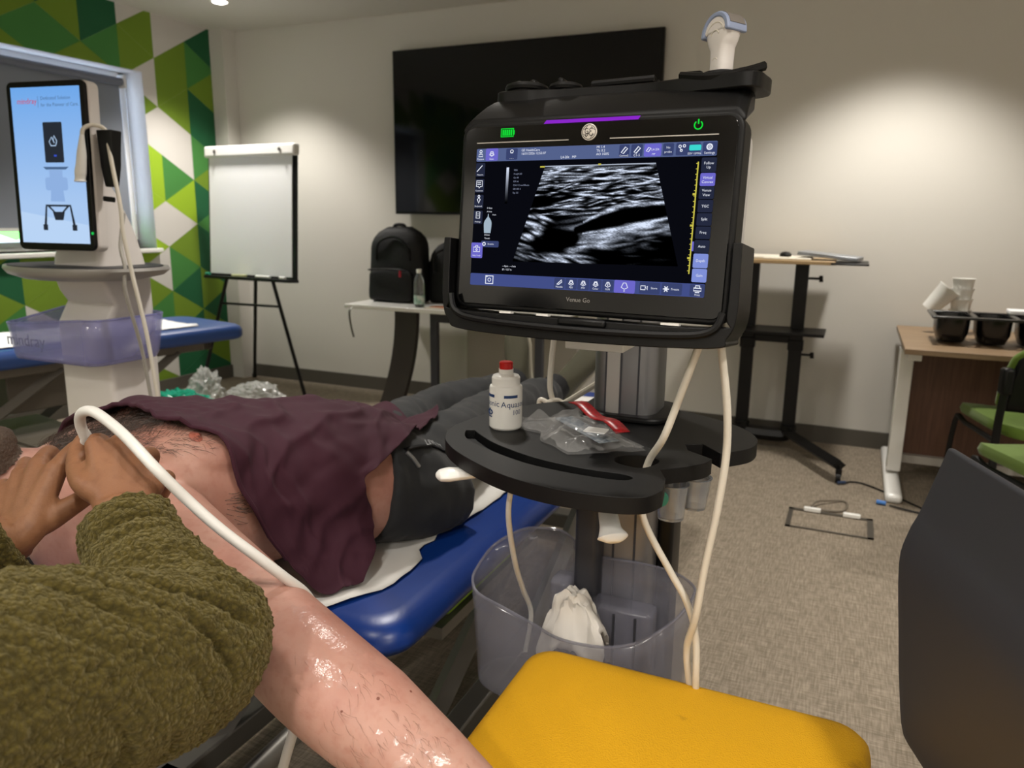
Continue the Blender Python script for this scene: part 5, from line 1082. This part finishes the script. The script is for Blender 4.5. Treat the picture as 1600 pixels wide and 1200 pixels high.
# shirt, gathered across the belly and hanging down the near side
def curve(pts, n):
    P = smooth_path([(a, t_/100, 0) for a, t_ in pts], 12); L = [0]
    for i in range(1, len(P)): L.append(L[-1]+(P[i]-P[i-1]).length)
    return [(float(np.interp(L[-1]*k/(n-1), L, [p.x for p in P])), float(np.interp(L[-1]*k/(n-1), L, [p.y for p in P]))*100) for k in range(n)]
NS, NT_ = 110, 90
neck_ = curve([(.50, -80), (.49, -50), (.44, -20), (.425, 8), (.418, 38), (.385, 47), (.342, 56), (.312, 76), (.25, 99), (.205, 122)], NS)
hem_ = curve([(-.26, -80), (-.33, -50), (-.315, -22), (-.24, 2), (-.16, 24), (-.10, 40), (-.02, 58), (.050, 72), (.045, 82), (.022, 92), (.035, 112), (.095, 126)], NS)
far_ = [(.50+(-.26-.50)*k/(NT_-1), -80) for k in range(NT_)]; near_ = curve([(.205, 122), (.17, 127), (.13, 127), (.095, 126)], NT_)
G = []
for i in range(NS):
    u_ = i/(NS-1); row = []
    for j in range(NT_):
        v_ = j/(NT_-1)
        st = [(1-v_)*neck_[i][c]+v_*hem_[i][c]+(1-u_)*far_[j][c]+u_*near_[j][c]-((1-u_)*(1-v_)*neck_[0][c]+u_*(1-v_)*neck_[-1][c]+(1-u_)*v_*hem_[0][c]+u_*v_*hem_[-1][c]) for c in (0, 1)]
        s_, th = st; x, y = s_*9, R(th)*2.1
        w1 = noise.noise(Vector((x*.8, y*.8, 3)))
        f = 1-abs(math.sin(2.6*x-1.9*y+3.2*w1)); f2 = 1-abs(math.sin(5.1*x+1.6*y+4*noise.noise(Vector((x, y, 9)))))
        edge_ = math.exp(-v_*14)*(1.0 if th < 45 else .35)
        off = .007+.013*f**2.2*min(1, .35+v_*2)+.006*f2**2+.010*max(0, w1)+.022*edge_+.004*noise.noise(Vector((x*3, y*3, 1)))
        if v_ > .93 and 20 < th < 70: off += .010*(v_-.93)/.07
        row.append(around(s_, th, max(.004, off))[0])
    G.append(row)
for _ in range(2):
    G = [[(G[i][j]*2+G[max(i-1, 0)][j]+G[min(i+1, NS-1)][j]+G[i][max(j-1, 0)]+G[i][min(j+1, NT_-1)])/6 if 0 < i < NS-1 and 0 < j < NT_-1 else G[i][j] for j in range(NT_)] for i in range(NS)]
b = B(); b.grid(G); shirt = b.build('shirt', mat('maroon_cloth', '#380d21', .85, bump=(500, .15, .0008)), pat, solid=.002, sharp=120, sub=1)
b = B(); b.tube([g_ for g_ in [G[i][0] for i in range(0, NS-6, 2)]], .0042, 8); b.build('shirt_hem', shirt.data.materials[0], shirt)
# body hair: chest, arm pit, forearm; beard and scalp hair
def strands(name, roots, m, r0=.00042):
    q = B()
    for p, d, L_, n in roots:
        side = d.cross(n)*random.uniform(-.35, .35)
        q.tube([p-n*.001, p+d*L_*.4+n*L_*.22+side*L_*.2, p+d*L_*.75+n*L_*.22+side*L_*.5, p+d*L_+n*L_*.12+side*L_*.9], [r0, r0*.95, r0*.8, r0*.35], 3, caps=False)
    return q.build(name, m, pat)
rnd = random.Random(5); hairm = mat('brown_body_hair', '#3a2a20', .55)
roots = []
bvB = BV([body])
def bodyroot(s, th):
    p, n = around(s, th); q = bvB.find_nearest(p); return q[0], q[1]
for _ in range(4000):
    s_, th = rnd.uniform(.30, .56), rnd.uniform(-75, 60) if rnd.random() < .55 else rnd.gauss(0, 16)
    if th < -75 or th > 62 or s_ < .335+.0004*abs(th-5): continue
    p, n = bodyroot(s_, th); d = (-aH*rnd.uniform(.2, 1)+rR*(.9 if th > 0 else -.5)*rnd.uniform(0, 1)+Vector((rnd.gauss(0, .25), rnd.gauss(0, .25), 0))); d = (d-n*d.dot(n)).normalized()
    roots.append((p, d, rnd.uniform(.016, .034), n))
o_ = strands('chest_hair', roots, hairm, .00029); o_['kind'] = 'stuff'
roots = []
for _ in range(55):
    p0 = TP(.30+rnd.gauss(0, .014), .205+rnd.gauss(0, .01), .02+rnd.gauss(0, .018)); q = bvB.find_nearest(p0); d = (-aH+rR*rnd.uniform(.2, 1)+Vector((rnd.gauss(0, .4), rnd.gauss(0, .4), rnd.gauss(0, .3)))).normalized()
    roots.append((q[0], (d-q[1]*d.dot(q[1])).normalized(), rnd.uniform(.012, .028), q[1]))
o_ = strands('armpit_hair', roots, hairm); o_['kind'] = 'stuff'
roots = []
for _ in range(260):
    f = rnd.uniform(.25, 1); p0 = EL.lerp(WRI, f)+Vector((rnd.gauss(0, .03), rnd.uniform(-.07, .0), rnd.uniform(-.03, .07))); q = bvB.find_nearest(p0); d = (WRI-EL).normalized()+Vector((rnd.gauss(0, .3), rnd.gauss(0, .3)-.3, 0)); d = (d-q[1]*d.dot(q[1])).normalized()
    roots.append((q[0], d, rnd.uniform(.010, .02), q[1]))
o_ = strands('forearm_hair', roots, mat('light_brown_hair', '#6b4a36', .55), .00014); o_['kind'] = 'stuff'
def patch(src, name, m, par, test, off, nz=.002):
    mw = PM[src.name]; q = B(); idx = {}; vs = []; fs = []
    for p_ in src.data.polygons:
        if test(mw @ p_.center):
            f = []
            for i in p_.vertices:
                if i not in idx:
                    v_ = src.data.vertices[i]; c = mw @ v_.co; idx[i] = len(vs); vs.append(c+v_.normal*(off+nz*noise.noise(c*70)))
                f.append(idx[i])
            fs.append(tuple(f))
    q.add(vs, fs); return q.build(name, m, par, sharp=180)
def hs_(c): d = c-W0; return d.dot(aH), d.dot(rR), d.dot(nU)
hairc = mat('dark_brown_hair', '#2b1f18', .6, bump=(180, .8, .004))
patch(body, 'hair', hairc, pat, lambda c: (lambda s, t, h: s > .70 and (s > .815 or h < -.0) and abs(t) < .12 and not (abs(t) > .07 and s < .76))(*hs_(c)), .006, .004)
patch(body, 'beard', mat('brown_beard', '#4b3a2d', .7, bump=(200, .9, .004)), pat, lambda c: (lambda s, t, h: .605 < s < .70 and h > .0 and (s < .655 or abs(t) > .03 or h < .085) and h > .04-.9*(s-.62))(*hs_(c)), .0035, .003)
gelm = mat('wet_gel', '#ffffff', .1, bump=(130, .6, .002))
def _gel(m):
    nt = m.node_tree; o_ = nt.nodes['Material Output']; bpn = [n for n in nt.nodes if n.type == 'BUMP'][0]
    t_, g_, x_, f_ = (nt.nodes.new('ShaderNode'+k) for k in ('BsdfTransparent', 'BsdfGlossy', 'MixShader', 'Fresnel'))
    g_.inputs['Roughness'].default_value = .2; f_.inputs['IOR'].default_value = 1.55
    nt.links.new(bpn.outputs[0], g_.inputs['Normal']); nt.links.new(bpn.outputs[0], f_.inputs['Normal']); x_.inputs[0].default_value = .065; nt.links.new(t_.outputs[0], x_.inputs[1]); nt.links.new(g_.outputs[0], x_.inputs[2]); nt.links.new(x_.outputs[0], o_.inputs[0])
_gel(gelm)
wet = lambda c: min((c-EL.lerp(WRI, f)).length for f in (.0,)) < .088+.03*noise.noise(c*40) and c.z > EL.z+.03+.02*noise.noise(c*60)
patch(body, 'gel_smear', gelm, pat, wet, .0008, .0008)
wet2 = lambda c: (c-EL.lerp(WRI, .62)).length < .062+.03*noise.noise(c*40) and c.y < EL.lerp(WRI, .62).y-.01 and noise.noise(c*55) > .05
patch(body, 'gel_smear', gelm, pat, wet2, .0008, .0008)
b = B(); q = bvB.find_nearest(around(.374, 52)[0]); b.loft([[q[0]+(aH*math.cos(a)+q[1].cross(aH)*math.sin(a))*.014*k+q[1]*h for a in [2*math.pi*i/20 for i in range(20)]] for k, h in ((1.1, -.001), (.9, .001), (.35, .0018), (.25, .005), (.05, .006))]); b.build('nipple', mat('areola', '#a8604f', .55, bump=(200, .3)), pat)
for f, dx, dy, dz, r_ in ((.42, 0, -.02, .06, .0022), (.5, 0, .02, .06, .0018), (.3, 0, -.05, .04, .0016)):
    q = bvB.find_nearest(EL.lerp(WRI, f)+Vector((dx, dy, dz))); b = B(); b.lathe([(r_, -.001), (r_*.8, .0006), (.0002, .0009)], n=10, T=Matrix.Translation(q[0]) @ q[1].to_track_quat('Z', 'Y').to_matrix().to_4x4()); b.build('mole', mat('mole_brown', '#7a4638', .6), pat)
# shoes and socks
def shoe(A, rz, lean):
    t_ = B(); Tm = Matrix.Translation(A) @ Matrix.Rotation(R(lean), 4, 'Y') @ Matrix.Rotation(rz, 4, 'Z') @ Matrix.Rotation(R(8), 4, 'X')   # sole faces +y, toes up
    S_l = []
    for z, w, y0, y1 in ((-.085, .022, -.015, .03), (-.075, .033, -.035, .05), (-.03, .038, -.045, .055), (.02, .037, -.05, .055), (.07, .041, -.03, .056), (.12, .046, -.005, .056), (.165, .043, .012, .055), (.19, .03, .025, .052), (.20, .014, .035, .048)):
        S_l.append([Vector((w*math.copysign(abs(math.cos(a))**.8, math.cos(a)), (y0+y1)/2+(y1-y0)/2*math.copysign(abs(math.sin(a))**.8, math.sin(a)), z)) for a in [2*math.pi*k/24 for k in range(24)]])
    up__ = B(Tm); up__.loft(S_l); sh = up__.build('shoe', mat('olive_mesh', '#4a4839', .8, bump=(260, .4, .002)), pat, sharp=70)
    q = B(Tm); q.loft([[Vector((p.x*1.06, .050+.022*k, p.z*1.03)) for p in [Vector((l[0].x*math.cos(0), 0, l[0].z)) for l in S_l]+[Vector((-l[0].x, 0, l[0].z)) for l in S_l[::-1]]] for k in (0, 1)]); q.build('sole', mat('pale_rubber', '#b9b4a4', .6), sh, bevel=.004, sharp=40)
    q = B(Tm)
    for z in (.03, .05, .07, .09): q.tube([(-.026, -.035+(z-.03)*.55, z), (0, -.048+(z-.03)*.6, z+.004), (.026, -.035+(z-.03)*.55, z)], .004, 6)
    q.build('laces', mat('brown_lace', '#5d4636', .7), sh)
    return sh
shoe(AR+Vector((.012, .075, -.0)), R(-14), 38); shoe(AL+Vector((.0, .075, -.0)), R(8), -6)
for A in (AR, AL):
    b = B(); b.tube(smooth_path([A+Vector((0, -.055, 0)), A+Vector((0, 0, 0)), A+Vector((.004, .045, .012))], 4), [.047]*5+[.05]*4, 18); so = b.build('sock', mat('black_sock', '#17181b', .85), pat)
    b = B(); b.tube([A+Vector((.0505*math.cos(a), -.04, .0505*math.sin(a))) for a in [2*math.pi*k/24 for k in range(24)]], .003, 6, closed=True); b.build('sock_band', mat('pink_grey_band', '#8b7672', .8), so)
# ================================================================== the person scanning, at the couch's head end
dskin = skin('brown_skin', '#8a5e42', '#9a6c4c', '#764e36', .52, .3, .05, 60)
doc = thing('person', 'person in an olive fleece scanning the lying man with both hands on his shoulder', 'person', (-.82, .0, 0))
V = Vector
RW, RW2, RE, RS = V((-.783, .600, .955)), V((-.742, .578, .922)), V((-.592, .512, .864)), V((-.622, .205, .945))
LWr, LW2, LEb, LSh = V((-.922, .560, .908)), V((-.950, .505, .872)), V((-1.03, .32, .80)), V((-1.01, .12, .955))
b = B()
def hand(b, wr, wr2, K, fingers, thumb, rw=.030):
    b.tube(smooth_path([wr2, wr], 3), [rw*1.04]*3+[rw], 18)
    c = (wr+wr2)/2; across = (K[0]-K[3]).normalized()
    base = [wr+across*o_ for o_ in (.017, .006, -.006, -.016)]
    for k, (p, q) in enumerate(zip(base, K)):
        b.tube(smooth_path([wr2.lerp(p, .7), p, p.lerp(q, .5), q], 4), np.interp(np.linspace(0, 1, 13), [0, .3, .7, 1], [.024, .0212, .0165, .0140]), 12)
    for k in range(3):
        b.tube([base[k].lerp(base[k+1], .5), K[k].lerp(K[k+1], .5)+(wr-K[k]).normalized()*.006], [.02, .0115], 12)
    for k, pts in enumerate(fingers):
        P = smooth_path([K[k]]+pts, 4); b.tube(P, np.linspace(.0118 if k < 3 else .0105, .0082 if k < 3 else .0072, len(P)), 12)
    P = smooth_path(thumb, 4); b.tube(P, np.interp(np.linspace(0, 1, len(P)), [0, .35, .7, 1], [.019, .0155, .0125, .0088]), 12)
RK = [V((-.862, .635, 1.016)), V((-.838, .650, 1.016)), V((-.808, .656, .998)), V((-.776, .648, .973))]
RF = [[V((-.893, .668, 1.0)), V((-.918, .682, .965)), V((-.928, .678, .935))], [V((-.868, .690, .996)), V((-.900, .702, .958)), V((-.917, .692, .928))], [V((-.832, .692, .984)), V((-.868, .702, .938)), V((-.893, .69, .915))], [V((-.796, .684, .962)), V((-.832, .694, .918)), V((-.858, .688, .902))]]
RT = [V((-.80, .598, .965)), V((-.838, .598, .975)), V((-.878, .618, .982)), V((-.905, .640, .996)), V((-.912, .655, 1.01))]
hand(b, RW, RW2, RK, RF, RT)
LK = [V((-.931, .628, .975)), V((-.968, .630, .975)), V((-.998, .624, .958)), V((-1.012, .606, .937))]
LF = [[V((-.942, .655, .985)), V((-.951, .675, .988)), V((-.958, .694, .982))], [V((-.998, .664, .975)), V((-1.02, .686, .955)), V((-1.028, .694, .93))], [V((-1.033, .652, .957)), V((-1.058, .668, .938)), V((-1.07, .672, .915))], [V((-1.045, .626, .932)), V((-1.07, .640, .912)), V((-1.08, .644, .893))]]
LT = [V((-.925, .567, .912)), V((-.905, .585, .918)), V((-.892, .607, .930)), V((-.887, .630, .938)), V((-.886, .648, .940))]
hand(b, LWr, LW2, LK, LF, LT)
b.tube(smooth_path([RS, RS.lerp(RE, .5), RE, RE.lerp(RW2, .5), RW2], 4), np.interp(np.linspace(0, 4, 17), range(5), [.058, .048, .042, .040, .031]), 18)
b.tube(smooth_path([LSh, LSh.lerp(LEb, .5), LEb, LEb.lerp(LW2, .5), LW2], 4), np.interp(np.linspace(0, 4, 17), range(5), [.058, .048, .042, .040, .031]), 18)
hip, ch, nk = V((-.84, -.13, .52)), V((-.815, .08, .86)), V((-.815, .15, 1.02))
ax = (RS-LSh).normalized(); 
def trs(bb, g):
    T_ = []
    for f, w, d in ((0, .165, .115), (.25, .16, .11), (.5, .155, .105), (.75, .175, .115), (.95, .185, .105), (1.1, .14, .08), (1.2, .075, .06)):
        c = hip.lerp(ch, f); up_ = (ch-hip).normalized(); fr = ax.cross(up_).normalized()
        T_.append(ell(c, ax, fr, w+g, d+g, d+g, 32, .9))
    bb.loft(T_)
trs(b, 0)
b.tube(smooth_path([ch+V((0, .03, .06)), nk, nk+V((0, .045, .07))], 4), [.058]*9, 18)
hc = nk+V((-.01, .085, .135)); fd = V((-.18, .93, -.32)).normalized(); hx = fd.cross(V((0, 0, 1))).normalized(); hu_ = hx.cross(fd)
def hp(x, y, z): return hc+hx*x+fd*y+hu_*z
hs = []
for z, w, f, k in ((-.115, .028, .06, -.01), (-.10, .05, .082, .04), (-.06, .064, .09, .075), (-.02, .07, .092, .092), (.02, .074, .092, .10), (.06, .072, .084, .098), (.095, .055, .06, .078), (.118, .025, .025, .04)):
    hs.append([hp(w*math.cos(a), (f if math.sin(a) > 0 else k)*math.sin(a), z) for a in [2*math.pi*i/28 for i in range(28)]])
b.loft(hs)
b.loft([[hp(x*q, y, -.03+z*q) for x, z in ((-.016, -.016), (.016, -.016), (.007, .035), (-.007, .035))] for y, q in ((.08, 1.1), (.105, 1), (.116, .6))])
for sx in (-1, 1):
    b.loft([[hp(sx*.031+.015*q*math.cos(a), y, .004+.008*q*math.sin(a)) for a in [math.pi*i/6 for i in range(12)]] for y, q in ((.078, 1), (.09, .85), (.094, .4))])
    b.loft([[hp(sx*(.070+dx), -.005+.018*q*math.cos(a), -.015+.03*q*math.sin(a)) for a in [math.pi*i/6 for i in range(12)]] for dx, q in ((-.004, .8), (.01, 1), (.016, .6))])
b.loft([[hp(.025*q*math.cos(a), y, -.07+.010*q*math.sin(a)) for a in [math.pi*i/6 for i in range(12)]] for y, q in ((.075, 1), (.093, .9), (.096, .4))])
LEGS = []
for sx, kn, an in ((1, V((-.60, .20, .46)), V((-.57, .13, .09))), (-1, V((-1.10, .20, .46)), V((-1.12, .13, .09)))):
    h0 = hip+ax*(.09*sx)+V((0, .02, -.01)); LEGS.append((h0, kn, an))
    b.tube(smooth_path([h0, h0.lerp(kn, .5), kn, kn.lerp(an, .4), an], 4), np.interp(np.linspace(0, 4, 17), range(5), [.085, .072, .055, .052, .036]), 18)
    b.tube([an+V((0, -.03, -.045)), an+V((0, .08, -.055)), an+V((0, .16, -.06))], [.034, .036, .024], 12)
dbody = rebuild(b.build('body', dskin, doc), .0036, .5, 4)
def dpatch(test, name, m, off, nz): return patch(dbody, name, m, doc, test, off, nz)
dpatch(lambda c: (lambda d: (d.dot(hu_) > .055 or d.dot(fd) < -.01) and d.dot(hu_) > -.075 and d.length < .19 and not abs(d.dot(hx)) > .078)(c-hc), 'hair', mat('black_hair', '#15110e', .6, bump=(160, .8, .004)), .010, .006)
# finger nail on the raised thumb
q = RT[-1]; b = B(); b.loft([[q+V((-.010, .004, -.004))+V((.55, .8, 0)).normalized()*(.0055*k*math.cos(a))+V((.3, -.2, 1)).normalized()*(.008*k*math.sin(a))+V((-.8, -.55, .2))*h for a in [2*math.pi*i/16 for i in range(16)]] for k, h in ((1, -.002), (.95, .0008), (.5, .0014))]); b.build('fingernail', mat('nail', '#b98d78', .3), doc)
# fleece jumper: torso and bulky sleeves with folds
fl = B(); trs(fl, .022)
def sleeve(S, E, Wr, W2, rs, ks, ke):
    P = smooth_path([ch.lerp(S, .5), S, S.lerp(E, .5), E, E.lerp(W2, .5), W2.lerp(Wr, ke)], 10)
    fl.tube(P, np.interp(np.linspace(0, 5, len(P)), ks, rs), 30)
sleeve(RS, RE, RW, RW2, [.10, .108, .102, .086, .070, .066, .068, .062, .060, .052, .055, .049], [0, 1, 2, 3, 3.6, 3.9, 4.1, 4.3, 4.45, 4.55, 4.65, 5], .55)
sleeve(LSh, LEb, LWr, LW2, [.10, .10, .088, .075, .062, .055, .046, .051, .048], [0, 1, 2, 3, 4, 4.5, 4.7, 4.8, 5], .86)
fl.tube([ch+V((0, .03, .05)), nk+V((0, .01, 0))], [.085, .078], 20)
def fleece():
    m = bpy.data.materials.new('olive_fleece'); m.use_nodes = True; nt = m.node_tree; p = nt.nodes['Principled BSDF']; I = p.inputs; I['Roughness'].default_value = .95; I['Specular IOR Level'].default_value = .1; I['Sheen Weight'].default_value = .35; I['Sheen Roughness'].default_value = .6; I['Sheen Tint'].default_value = (.7, .6, .3, 1)
    tc = nt.nodes.new('ShaderNodeTexCoord'); n = nt.nodes.new('ShaderNodeTexNoise'); n.inputs['Scale'].default_value = 150; n.inputs['Detail'].default_value = 4; n.inputs['Distortion'].default_value = .8
    v_ = nt.nodes.new('ShaderNodeTexVoronoi'); v_.inputs['Scale'].default_value = 190; nt.links.new(tc.outputs['Object'], n.inputs['Vector']); nt.links.new(n.outputs['Color'], v_.inputs['Vector'])
    mp = nt.nodes.new('ShaderNodeVectorMath'); mp.operation = 'MULTIPLY_ADD'; mp.inputs[1].default_value = (.006,)*3; nt.links.new(n.outputs['Color'], mp.inputs[0]); nt.links.new(tc.outputs['Object'], mp.inputs[2]); nt.links.new(mp.outputs[0], v_.inputs['Vector'])
    r = nt.nodes.new('ShaderNodeValToRGB'); r.color_ramp.elements[0].position = .1; r.color_ramp.elements[0].color = (*lin('#53481e'), 1); r.color_ramp.elements[1].position = .8; r.color_ramp.elements[1].color = (*lin('#332c10'), 1); nt.links.new(v_.outputs['Distance'], r.inputs[0]); nt.links.new(r.outputs[0], I['Base Color'])
    bp = nt.nodes.new('ShaderNodeBump'); bp.invert = True; bp.inputs['Strength'].default_value = .9; bp.inputs['Distance'].default_value = .004; nt.links.new(v_.outputs['Distance'], bp.inputs['Height']); nt.links.new(bp.outputs[0], I['Normal']); return m
jum = rebuild(fl.build('fleece_jumper', fleece(), doc), .0042, .5, 4)
mj = PM[jum.name]; me = jum.data
fa = (RW2-RE).normalized(); ua = (RS-RE).normalized()
nrm = [v_.normal.copy() for v_ in me.vertices]
for v_, n_ in zip(me.vertices, nrm):
    c = mj @ v_.co
    df = (c-RE).dot(fa); du = (c-RE).dot(ua)
    w_ = noise.noise(c*14)
    k = 0
    if (c-RE).length < .34 and c.x > -.86:
        ph = (df*1.0-du*.62)*125+9*noise.noise(c*7); amp = .017*max(0, min(1, .25+1.7*noise.noise(c*9+V((3, 1, 7)))))
        k = -amp*max(0, math.sin(ph))**3*max(0, min(1, 1.5-abs(df-.07)*4))
    d = .0042*noise.noise(c*150)+.0028*noise.noise(c*290)+.006*w_+k
    v_.co += n_*d
# trousers, shoes, stool
b = B()
for (h0, kn, an) in LEGS: b.tube(smooth_path([h0, h0.lerp(kn, .5), kn, kn.lerp(an, .4), an], 4), np.interp(np.linspace(0, 4, 17), range(5), [.10, .085, .068, .065, .06]), 18)
b.loft([ell(hip+V((0, 0, dz)), ax, V((0, 1, 0)), .175, .125, .125, 28, .9) for dz in (-.06, .0, .08)])
rebuild(b.build('trousers', mat('black_trousers', '#1c1d20', .8), doc), .012, .5, 4)
for (h0, kn, an) in LEGS:
    b = B(); b.loft([[an+V((w*math.cos(a), y+.02, -.09+h*(.5+.5*math.sin(a)))) for a in [2*math.pi*i/18 for i in range(18)]] for y, w, h in ((-.07, .025, .06), (-.05, .04, .085), (.02, .044, .09), (.10, .048, .06), (.17, .043, .045), (.20, .025, .03))]); b.build('shoe', mat('black_leather', '#19191a', .45), doc)
st = thing('stool', 'round grey stool under the person in the olive fleece', 'stool', (-.84, -.15, 0))
b = B(); b.lathe([(.10, .38), (.17, .385), (.178, .40), (.17, .425), (.10, .432)], (-.84, -.15, 0), 32); b.build('seat', M['dark'], st)
b = B(); b.cyl((-.84, -.15, .08), (-.84, -.15, .385), .022); b.build('column', M['chrome'], st)
for k in range(5):
    a = 2*math.pi*k/5+.3; e = V((-.84+.24*math.cos(a), -.15+.24*math.sin(a), .075))
    b = B(); b.tube([(-.84, -.15, .095), e], [.026, .018], 8, flat=.7); lg = b.build('leg', M['white'], st)
    b = B(); b.cyl(e+V((-.012, 0, -.045)), e+V((.012, 0, -.045)), .028); b.build('caster', M['black'], lg)
# probe in the hand with its thick white cable
hp2 = thing('ultrasound_probe', 'white ultrasound probe gripped in the brown hands on the shoulder of the lying man', 'ultrasound probe', (-.92, .67, .98))
b = B(); P = smooth_path([V((-.896, .646, 1.022)), V((-.905, .655, 1.0)), V((-.94, .682, .965)), V((-.985, .712, .925)), V((-1.005, .726, .905))], 5)
b.tube(P, np.interp(np.linspace(0, 1, len(P)), [0, .15, .5, .75, .9, 1], [.006, .009, .014, .014, .02, .019]), 16, flat=.7); b.build('handle', M['whitegloss'], hp2)
b = B(); P = smooth_path([(-.898, .647, 1.015), (-.897, .642, 1.032), (-.886, .636, 1.048), (-.868, .633, 1.056), (-.845, .631, 1.054), (-.795, .624, 1.036), (-.745, .622, 1.002), (-.718, .645, .955), (-.686, .662, .917), (-.655, .684, .880), (-.636, .712, .842), (-.634, .752, .797), (-.650, .790, .735), (-.66, .79, .68), (-.645, .745, .64), (-.63, .68, .58), (-.62, .60, .45), (-.62, .5, .15), (-.6, .45, .02)], 8)
b.tube(P, .0068, 14); b.build('cable', M['white'], hp2)
